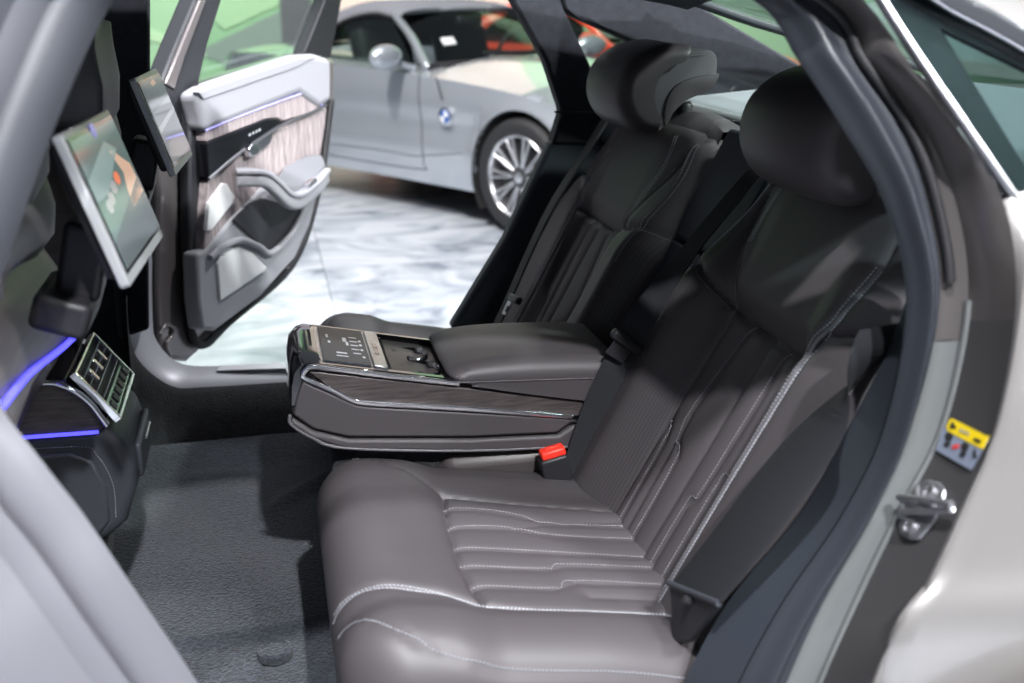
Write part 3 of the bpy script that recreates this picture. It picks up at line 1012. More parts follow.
def build_seat(yc, sg, label):
    """sg=+1: inboard side towards +Y (near seat); -1 mirrored"""
    root = thing('rear_seat', label, 'seat', (-0.15, yc, 0.33), 0, 'rear seats')

    def T(P):
        P = np.array(P, float).copy()
        P[..., 1] = yc + sg * P[..., 1]
        return P

    def shift(P):
        """the far cushion is a little shorter"""
        P = np.array(P, float).copy()
        if sg < 0:
            P[..., 0] += 0.036 * sm(-0.05, -0.36, P[..., 0])
        return P

    # ---------------- backrest
    vv = np.concatenate([np.linspace(-0.06, VT - BR, 150), [VT - BR + BR * math.sin(math.pi / 2 * k / 10) for k in range(1, 11)]])
    core = np.linspace(-1, 1, 150)
    Wn = np.concatenate([[-1.0] * 0, core])
    V_, A_ = np.meshgrid(vv, np.arange(len(Wn) + 20), indexing='ij')
    n_e = 10
    W_ = np.zeros_like(V_)
    for r_, v in enumerate(vv):
        hw = float(hw_of(v))
        inn = np.linspace(-(hw - BR), hw - BR, len(Wn))
        lo = [-(hw - BR) - BR * math.sin(math.pi / 2 * k / n_e) for k in range(n_e, 0, -1)]
        hi = [(hw - BR) + BR * math.sin(math.pi / 2 * k / n_e) for k in range(1, n_e + 1)]
        W_[r_] = np.concatenate([lo, inn, hi])
    P = back_pt(W_, V_)
    # skirts going back
    back = -BN * 0.13

    def skirt(edge):
        return edge + back
    P = np.concatenate([skirt(P[:, :1]), P, skirt(P[:, -1:])], axis=1)
    P = np.concatenate([P, skirt(P[-1:])], axis=0)
    W2 = np.concatenate([W_[:, :1] - 0.1, W_, W_[:, -1:] + 0.1], axis=1)
    W2 = np.concatenate([W2, W2[-1:]], axis=0)
    V2 = np.concatenate([V_[:, :1], V_, V_[:, -1:]], axis=1)
    V2 = np.concatenate([V2, V2[-1:] + 0.1], axis=0)
    P = T(P)
    UV = np.stack([W2, V2], -1)
    wc = (W2[:-1, :-1] + W2[1:, 1:]) / 2
    vc = (V2[:-1, :-1] + V2[1:, 1:]) / 2
    wi = np.interp(vc, [p[1] for p in S_in], [p[0] for p in S_in])
    wo = np.interp(vc, [p[1] for p in S_out], [p[0] for p in S_out])
    wtop = np.interp(wc, [p[0] for p in S_top[::-1]], [p[1] for p in S_top[::-1]])
    reg = np.zeros(wc.shape, int)
    ins = (vc < wtop) & (wc < wi) & (wc > wo)
    reg[ins] = 1
    reg[(~ins) & (wc > 0) & (vc < np.interp(wc, [0.119, 0.2, 0.32], [0.341, 0.363, 0.395]))] = 2
    reg[(~ins) & (wc < wo) & (vc < np.interp(wc, [-0.32, -0.218, -0.152, -0.13], [0.413, 0.408, 0.38, 0.336]))] = 3
    if sg > 0:
        P, UV, reg = P[:, ::-1], UV[:, ::-1], reg[:, ::-1]
    split_mesh(P, UV, reg, {0: 'shoulder_panel', 1: 'backrest_insert', 2: 'backrest_bolster', 3: 'backrest_bolster'}, {0: 'leather', 1: 'leather', 2: 'perf', 3: 'leather'}, root)
    nb3 = BN.copy()
    nb3[1] = 0

    def line(poly, off, lift=0.001, n=14):
        sp = spline([Vector((a, b, 0)) for a, b in poly], n)
        out = []
        for i, p in enumerate(sp):
            q = sp[min(i + 1, len(sp) - 1)] - sp[max(i - 1, 0)]
            q = Vector((-q.y, q.x, 0)).normalized() * off
            out.append(p + q)
        w = np.array([p.x for p in out])
        v = np.array([p.y for p in out])
        return [Vector(p) for p in T(back_pt(w, v, lift))]
    for poly, offs in ((S_out, (-0.006, 0.006)), (R1_, (0.004,)), (R2_, (0.004,)), (R4_, (0.004,)), (R5_, (0.004,)), (S_wing, (0.006,)), (S_wtop, (0.006,)), (S_side, (0.003,))):
        poly = [p for p in poly if p[1] < 0.56]
        for of in offs:
            stitches('stitching', line(poly, of), Vector(BN), 'thread_pale' if len(offs) > 1 else 'thread', root, w=0.0010 if len(offs) > 1 else 0.00075)
    for of in (-0.005, 0.005):
        stitches('stitching', line([(0.243, 0.30), (0.236, 0.42), (0.222, 0.50), (0.205, 0.555)], of), Vector(BN), 'thread_pale', root, w=0.001)
        stitches('stitching', line([(0.150, 0.44), (0.158, 0.49), (0.150, 0.53), (0.135, 0.555)], of * 0.7), Vector(BN), 'thread_pale', root, w=0.001)
    sweep('piping', line([p for p in S_out if p[1] < 0.56], 0.0, 0.006), circ(0.0035, 6), 'leather_grey', root)

    # ---------------- cushion
    xs = prof(CX0, CX1, FR_, 0, 150, 16, 0)
    ws = prof(CWO, CWI, SR_, SR_, 150, 14, 14)
    Xg, Wg = np.meshgrid(xs, ws, indexing='ij')
    Z = cush_z(Xg, Wg)
    # round the front corners in plan
    cx = np.clip((CX0 + FR_ - Xg) / FR_, 0, 1)
    cw = np.clip(np.maximum((CWO + SR_ - Wg), (Wg - CWI + SR_)) / SR_, 0, 1)
    both = (cx > 0) & (cw > 0)
    mx, mw = cx * np.sqrt(1 - cw ** 2 / 2), cw * np.sqrt(1 - cx ** 2 / 2)
    Xr = np.where(both, CX0 + FR_ - mx * FR_, Xg)
    sgn = np.sign(Wg - (CWO + CWI) / 2)
    Wr = np.where(both, np.where(sgn < 0, CWO + SR_ - mw * SR_, CWI - SR_ + mw * SR_), Wg)
    P = np.stack([Xr, Wr, Z], -1)

    def down(e, dx, dw):
        q = e.copy()
        q[..., 2] = 0.375
        q[..., 0] += dx
        q[..., 1] += dw
        return q
    mid = P[:, :1].copy()
    lo, hi = down(P[:, :1], 0, 0.02), down(P[:, -1:], 0, -0.02)
    Pg = np.concatenate([lo, P, hi], axis=1)
    fr0 = down(Pg[:1], 0.06, 0)
    fr1 = Pg[:1].copy()
    fr1[..., 2] = Pg[:1][..., 2] * 0.6 + 0.375 * 0.4
    fr1[..., 0] += 0.003
    Pg = np.concatenate([fr0, fr1, Pg], axis=0)
    Pg = T(shift(Pg))
    W2 = np.concatenate([ws[:1] - 0.05, ws, ws[-1:] + 0.05])
    X2 = np.concatenate([[CX0 - 0.2, CX0 - 0.05], xs])
    X2, W2 = np.meshgrid(X2, W2, indexing='ij')
    UV = np.stack([X2, W2], -1)
    xc = (X2[:-1, :-1] + X2[1:, 1:]) / 2
    wc = (W2[:-1, :-1] + W2[1:, 1:]) / 2
    xf = np.interp(wc, [-0.15, -0.055, 0.055, 0.155], [-0.205, -0.217, -0.214, -0.205])
    wi = np.interp(xc, [p[0] for p in C_in], [p[1] for p in C_in])
    wo = np.interp(xc, [p[0] for p in C_out], [p[1] for p in C_out])
    arc = np.interp(wc, [0.158, 0.205, 0.243, 0.27, 0.30], [-0.205, -0.27, -0.325, -0.31, -0.27])
    reg = np.zeros(xc.shape, int)
    reg[(xc > xf) & (wc < wi) & (wc > wo)] = 1
    reg[(wc >= wi) & (xc > arc) & (wc > 0.12)] = 2
    reg[(wc <= wo)] = 3
    if sg < 0:
        Pg, UV, reg = Pg[:, ::-1], UV[:, ::-1], reg[:, ::-1]
    split_mesh(Pg, UV, reg, {0: 'cushion_front', 1: 'cushion_insert', 2: 'cushion_bolster', 3: 'cushion_bolster'}, {0: 'leather', 1: 'leather', 2: 'perf', 3: 'leather'}, root)

    def cline(poly, off, lift=0.0005, n=14):
        sp = spline([Vector((a, b, 0)) for a, b in poly], n)
        out = []
        for i, p in enumerate(sp):
            q = sp[min(i + 1, len(sp) - 1)] - sp[max(i - 1, 0)]
            q = Vector((-q.y, q.x, 0)).normalized() * off
            out.append(p + q)
        x = np.array([p.x for p in out])
        w = np.array([p.y for p in out])
        z = cush_z(x, w) + lift
        return [Vector(p) for p in T(shift(np.stack([x, w, z], -1)))]
    co = [p for p in C_out if -0.40 < p[0] < 0.08]
    for of in (-0.006, 0.004):
        stitches('stitching', cline([(-0.385, -0.108)] + co[1:] + [(0.075, -0.171)], of), (0, 0, 1), 'thread_pale', root)
    for of in (0.0, 0.006):
        stitches('stitching', cline(C_arc2, of), (0, 0, 1), 'thread', root)
    for c_ in CR[:5]:
        stitches('stitching', cline([p if p[0] < 0.09 else (0.06, p[1]) for p in c_], 0.004), (0, 0, 1), 'thread', root)
    stitches('stitching', cline(C_side[:-1] + [(0.05, -0.288)], 0.004), (0, -0.6 * sg, 0.8), 'thread_pale', root)
    # seam round the outboard side of the cushion
    sd = []
    for k in range(40):
        t_ = k / 39
        x = CX0 + 0.012 + 0.005 + t_ * 0.48
        zt = 0.548 + (0.07 - x) * 0.16 - 0.075 + 0.018 * math.sin(math.pi * min(1, t_ * 1.5))
        w = CWO - 0.0015 + 0.05 * max(0, 1 - t_ / 0.1) ** 2
        sd.append(Vector(T(shift(np.array([x, w, zt])))))
    stitches('stitching', sd, (0, -sg, 0), 'thread', root)
    tube('piping', [p + Vector((0, 0, 0.006)) for p in sd], 0.0028, 'leather', root, n=6)

    # ---------------- headrest
    def TH(P):
        P = T(P)
        P[..., 1] += 0.028
        return P
    H = [(0.290, 1.050), (0.258, 1.052), (0.232, 1.072), (0.216, 1.105), (0.216, 1.140), (0.230, 1.172), (0.262, 1.198), (0.305, 1.212), (0.350, 1.214), (0.352, 1.204), (0.318, 1.192), (0.290, 1.170), (0.275, 1.140), (0.272, 1.105), (0.282, 1.075), (0.292, 1.060)]
    S_ = [(0.285, 1.054), (0.262, 1.080), (0.256, 1.115), (0.264, 1.150), (0.292, 1.182), (0.335, 1.199), (0.375, 1.204), (0.394, 1.199), (0.402, 1.182), (0.400, 1.152), (0.388, 1.134), (0.362, 1.124), (0.335, 1.112), (0.312, 1.090), (0.300, 1.066)]

    def hloft(name, pr, hw, rnd, m, inset):
        pr = [(p.x, p.y) for p in spline([Vector((a, b, 0)) for a, b in pr], 4, closed=True)]
        cxm = sum(p[0] for p in pr) / len(pr)
        czm = sum(p[1] for p in pr) / len(pr)
        rings = []
        n = 9
        st_ = [(-hw + rnd * (1 - math.cos(math.pi / 2 * k / n)), 1 - inset * (1 - math.sin(math.pi / 2 * k / n))) for k in range(n)]
        st_ += [(-hw + rnd + (2 * hw - 2 * rnd) * k / 10, 1) for k in range(11)]
        st_ += [(-a, b) for a, b in st_[:n][::-1]]
        for w, s_ in st_:
            rings.append([TH(np.array([cxm + (a - cxm) * s_ + 0.016 * (w / hw) ** 2, w, czm + (b - czm) * s_])) for a, b in pr])
        if sg > 0:
            rings = rings[::-1]
        return loft(name, rings, m, root, angle=60)
    hl = hloft('headrest', H, 0.126, 0.034, 'leather', 0.30)
    hc = hloft('headrest_side', S_, 0.114, 0.010, 'leather_grey' if sg < 0 else 'leather', 0.05)  # far side panel in lighter leather, its lit look put into the colour
    hr_ = hloft('headrest_back', [(0.300, 1.064), (0.299, 1.100), (0.313, 1.134), (0.345, 1.151), (0.400, 1.160), (0.403, 1.150), (0.390, 1.132), (0.364, 1.121), (0.337, 1.109), (0.314, 1.088)], 0.1175, 0.006, 'leather', 0.03)
    for w in (-0.115, 0.115):
        pth = [Vector(TH(np.array([a + 0.013, w * 1.003, b]))) for a, b in [(0.268, 1.085), (0.264, 1.115), (0.272, 1.147), (0.297, 1.176), (0.337, 1.191), (0.385, 1.196)]]
        stitches('stitching', spline(pth, 6), (0, math.copysign(1, w) * sg, 0), 'thread', hc)
    for w in (-0.06, 0.06):
        tube('headrest_post', [Vector(TH(np.array([0.375, w, 1.03]))), Vector(TH(np.array([0.375, w, 1.14])))], 0.007, 'chrome', root)
        loft('post_collar', [[Vector(TH(np.array([0.375 + r_ * math.cos(2 * math.pi * k / 16), w + r_ * math.sin(2 * math.pi * k / 16), z]))) for k in range(16)] for r_, z in ((0.018, 1.085), (0.018, 1.098), (0.012, 1.104))], 'plastic', root)
    # padded shoulder top running back under the headrest
    rings = []
    for k in range(15):
        w = -0.225 + 0.45 * k / 14
        e = (abs(w) / 0.225) ** 4 * 0.02
        a = back_pt(np.array(w * 0.97), np.array(VT - 0.03))
        rings.append([T(np.array(p)) for p in ((a[0] + 0.015, w, a[2] - 0.03), (a[0] + 0.012, w, a[2] + 0.004 - e), (0.375, w, 1.088 - e), (0.41, w, 1.088 - e), (0.435, w, 1.075 - e), (0.44, w, 1.02))])
    if sg < 0:
        rings = rings[::-1]
    loft('shoulder_top', rings, 'leather', root, closed_ring=False, caps=False)
    wq = -0.215 if sg > 0 else 0.205
    pth = [Vector(back_pt(np.array(wq * 0.98), np.array(VT - 0.06), 0.002)), Vector(back_pt(np.array(wq * 0.99), np.array(VT - 0.02), 0.004)), Vector((0.37, wq, 1.086)), Vector((0.415, wq, 1.083))]
    pth = [Vector(T(np.array(p))) for p in pth]
    stitches('stitching', spline(pth, 10), (-0.5, 0, 0.8), 'thread', root)
    return root


NEAR_Y, FAR_Y = -0.40, 0.34
seat_n = build_seat(NEAR_Y, 1, 'taupe leather rear seat nearest the doorway with quilted cushion in full view')
seat_f = build_seat(FAR_Y, -1, 'taupe leather rear seat on the far side behind the centre armrest')
# small tag sewn into the near backrest seam
p = pxp(614, 493, Vector((B0[0], 0, B0[2])) + Vector(BN) * 0.016, Vector(BN))
mk('seat_tag', [p + Vector((-.004, -.004, -.006)), p + Vector((-.006, 0.006, -.002)), p + Vector((-.002, 0.008, .009)), p + Vector((0, -.002, .006))], [(0, 1, 2, 3)], 'white', seat_n)

# centre backrest panel between the two seats
cb = thing('middle_seat', 'blue-black middle seat panel between the two rear seats', 'seat', (0.1, -0.03, 0.5))
for v0, v1 in ((-0.02, 0.385), (0.388, 0.60)):
    pts = [Vector(B0 + BV * v_ - BN * 0.012 + np.array([0, y, 0])) for v_, y in ((v0, -0.135), (v0, 0.085), (v1, 0.085), (v1, -0.135))]
    prism('backrest_pad', pts, Vector(-BN) * 0.08, 'navy_trim', cb, bevel=0.008, seg=3)

# ================================================================== SEAT BELTS
def ribbon(name, path, side, width, m, parent=None, th=0.0016, local=False):
    path = [Vector(p) for p in path]
    rings = []
    for i, p in enumerate(path):
        s_ = Vector(side[i] if isinstance(side, list) else side).normalized()
        t_ = (path[min(i + 1, len(path) - 1)] - path[max(i - 1, 0)]).normalized()
        n_ = t_.cross(s_).normalized()
        hw = width / 2
        rings.append([p - s_ * hw - n_ * th, p - s_ * hw * 0.9 + n_ * th, p + s_ * hw * 0.9 + n_ * th, p + s_ * hw - n_ * th])
    return loft(name, rings, m, parent, local=local)


# lap belt from the console side of the near seat up to the shoulder
bl = thing('seat_belt', 'black seat belt running up between near seat and centre backrest', 'seat belt', (0.05, -0.12, 0.5), 0, 'rear seat belts')
pb = [(574, 480, -0.185), (582, 450, -0.18), (598, 405, -0.175), (618, 362, -0.172), (640, 322, -0.165), (668, 280, -0.155), (700, 238, -0.145), (730, 202, -0.135), (756, 172, -0.125)]
bpth = spline([px(x, y, 'Y', Y) for x, y, Y in pb], 6)
sidev = [Vector((0.86, -0.10, -0.48)).lerp(Vector((0.10, -0.98, 0.02)), float(sm(0.30, 0.75, k / (len(bpth) - 1)))) for k in range(len(bpth))]
ribbon('webbing', bpth, sidev, 0.047, 'belt', bl)
c = px(627, 342, 'Y', -0.182)
tx_, tz_ = Vector((0.80, 0, -0.60)), Vector((0.60, 0, 0.80))
R_ = Matrix((tx_, tz_, tx_.cross(tz_))).transposed()
box('tongue', c, (0.062, 0.017, 0.015), 'plastic', bl, R=R_, bevel=0.006, seg=3)
box('tongue_blade', c - tz_ * 0.018 + Vector((0, 0.003, 0)), (0.034, 0.03, 0.006), 'plastic', bl, R=R_, bevel=0.0015)

# outboard lap belt anchor of the near seat with its wide webbing
ob = thing('seat_belt', 'black seat belt crossing the outboard edge of the near backrest', 'seat belt', (0.1, -0.62, 0.5), 0, 'rear seat belts')
c0 = pxp(669, 583, Vector(B0) + Vector(BN) * 0.085, Vector(BN))
c1 = pxp(719, 603, Vector(B0) + Vector(BN) * 0.085, Vector(BN))
pb = [(694, 593, 0.086), (735, 542, 0.086), (776, 488, 0.083), (812, 440, 0.078), (842, 400, 0.068), (868, 360, 0.054), (888, 325, 0.036)]
bpth = [pxp(x, y, Vector(B0) + Vector(BN) * h, Vector(BN)) for x, y, h in pb]
bs_ = (c0 - c1).normalized()
_sp = spline(bpth, 6)
_sd = [bs_.lerp((Vector(BV) * 0.25 - Vector(BN) * 0.55 + Vector((0, 0.25, 0))), float(sm(0.3, 1.0, k / (len(_sp) - 1)))) for k in range(len(_sp))]
ribbon('webbing', _sp, _sd, (c0 - c1).length * 0.98, 'belt', ob)
tube('anchor_bar', [c0, c1], 0.0045, 'pillar', ob, n=10)
d0 = pxp(672, 642, Vector(B0) + Vector(BN) * 0.06, Vector(BN))
d1 = pxp(690, 640, Vector(B0) + Vector(BN) * 0.06, Vector(BN))
prism('anchor_plate', [c0, c1, c1.lerp(d1, 0.25), d1, d0], Vector(BN) * -0.008, 'plastic', ob, bevel=0.002)
bc = pxp(686, 600, Vector(B0) + Vector(BN) * 0.087, Vector(BN))
loft('rivet', [[bc + (Vector((0, 1, 0)) * math.cos(a) + Vector(BV) * math.sin(a)) * r_ + Vector(BN) * h for a in [2 * math.pi * k / 14 for k in range(14)]] for r_, h in ((0.006, -0.004), (0.006, 0.002), (0.003, 0.004))], 'plastic', ob)

# far seat belt with hanging tongue
fb = thing('seat_belt', 'black seat belt with steel tongue lying on the far backrest', 'seat belt', (0.1, 0.5, 0.5), 0, 'rear seat belts')
pb = [(492, 335, 0.085), (508, 300, 0.085), (530, 250, 0.082), (552, 205, 0.07), (580, 160, 0.05), (605, 120, 0.03)]
bpth = [pxp(x, y, Vector(B0) + Vector(BN) * h, Vector(BN)) for x, y, h in pb]
ribbon('webbing', spline(bpth, 6), Vector((0, 1, 0)) + Vector(BV) * 0.1, 0.045, 'belt', fb)
c = pxp(515, 299, Vector(B0) + Vector(BN) * 0.092, Vector(BN))
R_ = Matrix((Vector((0, 1, 0)), Vector(BV), Vector(BN))).transposed() @ Matrix.Rotation(math.radians(-8), 3, 'Z')
box('tongue', c, (0.062, 0.016, 0.014), 'plastic', fb, R=R_, bevel=0.005, seg=3)
box('tongue_blade', pxp(507, 308, Vector(B0) + Vector(BN) * 0.093, Vector(BN)), (0.026, 0.030, 0.003), 'satin', fb, R=R_, bevel=0.001)
box('tongue_slot', pxp(507, 309, Vector(B0) + Vector(BN) * 0.0955, Vector(BN)), (0.011, 0.013, 0.002), 'rubber', fb, R=R_, bevel=0)

# red buckle
bk = thing('belt_buckle', 'black seat belt buckle with a bright red release button', 'buckle', (0.0, -0.15, 0.5))
RB = Matrix.Rotation(math.radians(-12), 3, 'Y')
cb_ = px(556, 466, 'Y', -0.185)
box('housing', cb_ + Vector((0.002, 0, -0.022)), (0.046, 0.030, 0.085), 'plastic', bk, R=RB, bevel=0.005, seg=3)
ct = cb_ + RB @ Vector((-0.001, 0, 0.026))
box('release_button', ct, (0.040, 0.024, 0.014), 'red', bk, R=RB, bevel=0.004, seg=3)
box('button_lip', ct + RB @ Vector((0, 0, 0.0075)), (0.022, 0.006, 0.003), 'red', bk, R=RB, bevel=0.001)


# ================================================================== CENTRE ARMREST CONSOLE
KY0, KY1 = -0.16, 0.05
cons = thing('centre_console', 'taupe leather centre console with chrome trim, touch display and cup holder', 'console', (-0.2, -0.055, 0.55))


def ky(x, y, Y=KY0):
    return px(x, y, 'Y', Y)


W_ = Vector((0, KY1 - KY0, 0))
side = [(292, 411), (298, 372), (306, 366), (316, 367), (458, 385), (600, 401), (600, 447), (470, 449), (346, 446), (311, 435), (294, 424)]
prism('console_body', [ky(x, y, KY0 + 0.006) for x, y in side], W_ - Vector((0, 0.012, 0)), 'leather_dark', cons, bevel=0.008, seg=3)
wood = [(309, 371), (320, 371), (458, 386), (600, 402), (600, 416), (470, 407), (382, 402), (358, 399), (331, 388)]
prism('wood_inlay', [ky(x, y, KY0 + 0.006) for x, y in wood], (0, -0.006, 0), 'wood', cons, bevel=0.002)
pad = [(303, 380), (331, 392), (358, 404), (382, 406), (470, 411), (592, 418), (592, 422), (570, 421), (556, 431), (470, 435), (348, 435), (313, 427), (293, 413), (297, 395)]
prism('leather_side_pad', [ky(x, y, KY0 + 0.006) for x, y in pad], (0, -0.008, 0), 'leather', cons, bevel=0.004, seg=3)
low = [(291, 415), (313, 429), (348, 437), (470, 437), (557, 433), (571, 423), (596, 424), (596, 445), (470, 449), (346, 447), (311, 436), (291, 424)]
prism('lower_side_pad', [ky(x, y, KY0 + 0.006) for x, y in low], (0, -0.012, 0), 'leather', cons, bevel=0.005, seg=3)
pip = [(290, 415), (291, 424), (311, 437), (346, 448), (470, 450.5), (575, 446)]
tube('piping', spline([ky(x, y, KY0 - 0.004) for x, y in pip], 6), 0.0028, 'leather_grey', cons)
chr1 = [(459, 383.5), (390, 376), (330, 368.5), (313, 367), (306, 369.5), (303, 376), (309, 380), (331, 389.5), (352, 400), (368, 403), (400, 405), (470, 409), (580, 417)]
sweep('chrome_trim', spline([ky(x, y, KY0 - 0.002) for x, y in chr1], 5), rrect(0.008, 0.006, 0.002), 'chrome', cons, up=(0, 1, 0))
# glossy black nose
nose = [(291, 411), (288, 400), (289, 380), (293, 352), (300, 334), (310, 329), (322, 329.5)]
ys = np.linspace(KY0 + 0.004, KY1 - 0.004, 9)
pr = [px(288.5, 404, 'Y', KY0), px(288.5, 385, 'Y', KY0), px(291.5, 371, 'Y', KY0), px(297, 364, 'Y', KY0), px(306, 361, 'Y', KY0), px(320, 363, 'Y', KY0), px(320, 372, 'Y', KY0), px(300, 380, 'Y', KY0), px(296, 404, 'Y', KY0)]
rings = []
for k, y in enumerate(ys):
    e = abs((y - (KY0 + KY1) / 2) / ((KY1 - KY0) / 2)) ** 6
    rings.append([Vector((p.x + 0.006 * e, y, p.z - 0.006 * e)) for p in pr])
loft('console_nose', rings, 'gloss', cons, angle=50)
# deck
DZ0, DX0, DS = 0.783, -0.383, -0.205


def dk(x, y, lift=0.0):
    n_ = Vector((0.205, 0, 1)).normalized()
    return pxp(x, y, Vector((DX0, 0, DZ0)), n_) + n_ * lift


def dkx(X, Y, lift=0.0):
    return Vector((X, Y, DZ0 + DS * (X - DX0) + lift))


prism('deck_rail', [dkx(-0.372, KY0 + 0.002, -0.004), dkx(-0.155, KY0 + 0.002, -0.004), dkx(-0.155, KY0 + 0.016, -0.004), dkx(-0.372, KY0 + 0.016, -0.004)], (0, 0, 0.006), 'gloss', cons, bevel=0.002)
prism('deck_rail', [dkx(-0.372, KY1 - 0.016, -0.004), dkx(-0.10, KY1 - 0.016, -0.004), dkx(-0.10, KY1 - 0.004, -0.004), dkx(-0.372, KY1 - 0.004, -0.004)], (0, 0, 0.006), 'gloss', cons, bevel=0.002)
prism('display_frame', [dkx(-0.372, KY0 + 0.014, -0.004), dkx(-0.279, KY0 + 0.014, -0.004), dkx(-0.279, KY1 - 0.016, -0.004), dkx(-0.372, KY1 - 0.016, -0.004)], (0, 0, 0.006), 'satin', cons, bevel=0.001)
M['screen_dark'] = mat('dark_touch_screen', (0.030, 0.034, 0.040), 0.32, spec=0.12, emit=((0.6, 0.65, 0.7), 0.03))
M['icon'] = mat('screen_icon', (0.4, 0.42, 0.45), 0.3, emit=((0.7, 0.75, 0.8), 0.25))
scr = prism('touch_display', [dkx(-0.364, KY0 + 0.018, 0.0025), dkx(-0.293, KY0 + 0.018, 0.0025), dkx(-0.293, KY1 - 0.020, 0.0025), dkx(-0.364, KY1 - 0.020, 0.0025)], (0, 0, 0.002), 'screen_dark', cons, bevel=0)
for X, Y, a, b in ((-0.352, -0.02, .002, .008), (-0.350, -0.05, .002, .005), (-0.334, -0.10, .008, .003), (-0.325, -0.03, .003, .010), (-0.322, -0.05, .002, .008), (-0.311, -0.015, .006, .002), (-0.311, -0.035, .006, .002), (-0.311, -0.055, .006, .002), (-0.311, -0.075, .006, .002), (-0.310, -0.095, .006, .002), (-0.334, -0.115, .009, .002), (-0.301, -0.03, .002, .004), (-0.301, -0.05, .002, .004), (-0.301, -0.075, .002, .004), (-0.301, -0.11, .002, .004)):
    prism('screen_icon', [dkx(X - a, Y - b, 0.0047), dkx(X + a, Y - b, 0.0047), dkx(X + a, Y + b, 0.0047), dkx(X - a, Y + b, 0.0047)], (0, 0, 0.0003), 'icon', scr, bevel=0)
bar = prism('button_bar', [dkx(-0.289, KY0 + 0.014, 0.0015), dkx(-0.268, KY0 + 0.014, 0.0015), dkx(-0.268, KY1 - 0.016, 0.0015), dkx(-0.289, KY1 - 0.016, 0.0015)], (0, 0, 0.004), 'satin', cons, bevel=0.001)
for Y in (-0.045, -0.075):
    prism('button_slot', [dkx(-0.282, Y - 0.012, 0.0055), dkx(-0.275, Y - 0.012, 0.0055), dkx(-0.275, Y + 0.012, 0.0055), dkx(-0.282, Y + 0.012, 0.0055)], (0, 0, 0.0008), 'gloss', bar, bevel=0)
# cup holder well
wz = -0.045
ww = [dkx(-0.262, KY0 + 0.016, 0), dkx(-0.10, KY0 + 0.016, 0), dkx(-0.10, KY1 - 0.016, 0), dkx(-0.262, KY1 - 0.016, 0)]
lo = [p + Vector((0, 0, wz)) for p in ww]
mk('cup_holder_well', ww + lo, [(0, 4, 5, 1), (1, 5, 6, 2), (2, 6, 7, 3), (3, 7, 4, 0), (4, 7, 6, 5)], 'gloss', cons, smooth=False)
M['green_metal'] = mat('pale_metal_tray', (0.36, 0.50, 0.38), 0.25, 0.3)
prism('cup_tray', [dkx(-0.262, KY0 + 0.02, -0.012), dkx(-0.225, KY0 + 0.02, -0.014), dkx(-0.235, KY1 - 0.035, -0.014), dkx(-0.262, KY1 - 0.035, -0.012)], (0, 0, -0.004), 'green_metal', cons, bevel=0.001)
for X, Y, r_ in ((-0.218, -0.10, 0.030), (-0.225, -0.03, 0.027)):
    c = dkx(X, Y, -0.010)
    loft('cup_ring', [[c + Vector(((r_ + a) * math.cos(t_), (r_ + a) * math.sin(t_), h)) for a, h in ((0, 0), (0.005, 0.004), (0.008, 0), (0.006, -0.03), (0, -0.03))] for t_ in [2 * math.pi * k / 28 for k in range(28)]], 'chrome', cons, closed_path=True)
    for t_ in (0.6, 2.7, 4.8):
        box('cup_clamp', c + Vector((r_ * math.cos(t_), r_ * math.sin(t_), 0.003)), (0.016, 0.010, 0.010), 'plastic', cons, R=Matrix.Rotation(t_, 3, 'Z'), bevel=0.003)
# armrest lid
rings = []
topc = [(-0.172, 0.738), (-0.178, 0.744), (-0.178, 0.750), (-0.168, 0.757), (-0.14, 0.764), (-0.08, 0.767), (0.0, 0.764), (0.08, 0.757), (0.10, 0.745), (0.10, 0.68), (0.03, 0.692), (-0.06, 0.711), (-0.12, 0.725), (-0.158, 0.733)]
pr = [(p.x, p.y) for p in spline([Vector((a, b, 0)) for a, b in topc], 4, closed=True)]
cxm, czm = -0.05, 0.735
n = 10
hw, rd = (KY1 - KY0) / 2 + 0.006, 0.032
st_ = [(-hw + rd * (1 - math.cos(math.pi / 2 * k / n)), math.sin(math.pi / 2 * k / n)) for k in range(n)] + [(-hw + rd + (2 * hw - 2 * rd) * k / 10, 1) for k in range(11)]
st_ += [(-a, b) for a, b in st_[:n][::-1]]
seam_z = lambda x: 0.745 - 0.045 * (x + 0.17) + 0.0
for y, s_ in st_:
    ring = []
    for a, b in pr:
        sz = 0.741 - 0.05 * (a + 0.17)
        if b > sz:
            b2 = sz + (b - sz) * (0.12 + 0.88 * s_)
        else:
            b2 = b
        a2 = a + (1 - s_) * (0.02 if a < -0.15 else 0)
        ring.append(Vector((a2, (KY0 + KY1) / 2 + y, b2)))
    rings.append(ring)
lid = thing('armrest_lid', 'padded grey-brown leather armrest lid behind the cup holder', 'armrest', (-0.05, -0.055, 0.7))
loft('lid_pad', rings, M['leather'], lid, angle=60, flip=True)
for dz in (0.0045, -0.004):
    stitches('stitching', [Vector((a, KY0 - 0.0075 + 0.004 * (dz > 0), 0.743 - 0.05 * (a + 0.17) + dz)) for a in np.linspace(-0.165, 0.09, 30)], (0, -1, 0.3), 'thread', lid)
# console foot
box('console_foot', (-0.26, -0.06, 0.48), (0.20, 0.16, 0.34), 'carpet_dark', cons, bevel=0.02)
box('console_foot', (-0.04, -0.06, 0.50), (0.30, 0.20, 0.22), 'leather_dark', cons, bevel=0.02)

# ================================================================== FRONT CONSOLE END WITH AIR VENTS
vc = thing('vent_console', 'black air vent unit with blue light line at end of front console', 'console', (-0.72, -0.055, 0.33))
VY0, VY1 = -0.16, 0.05
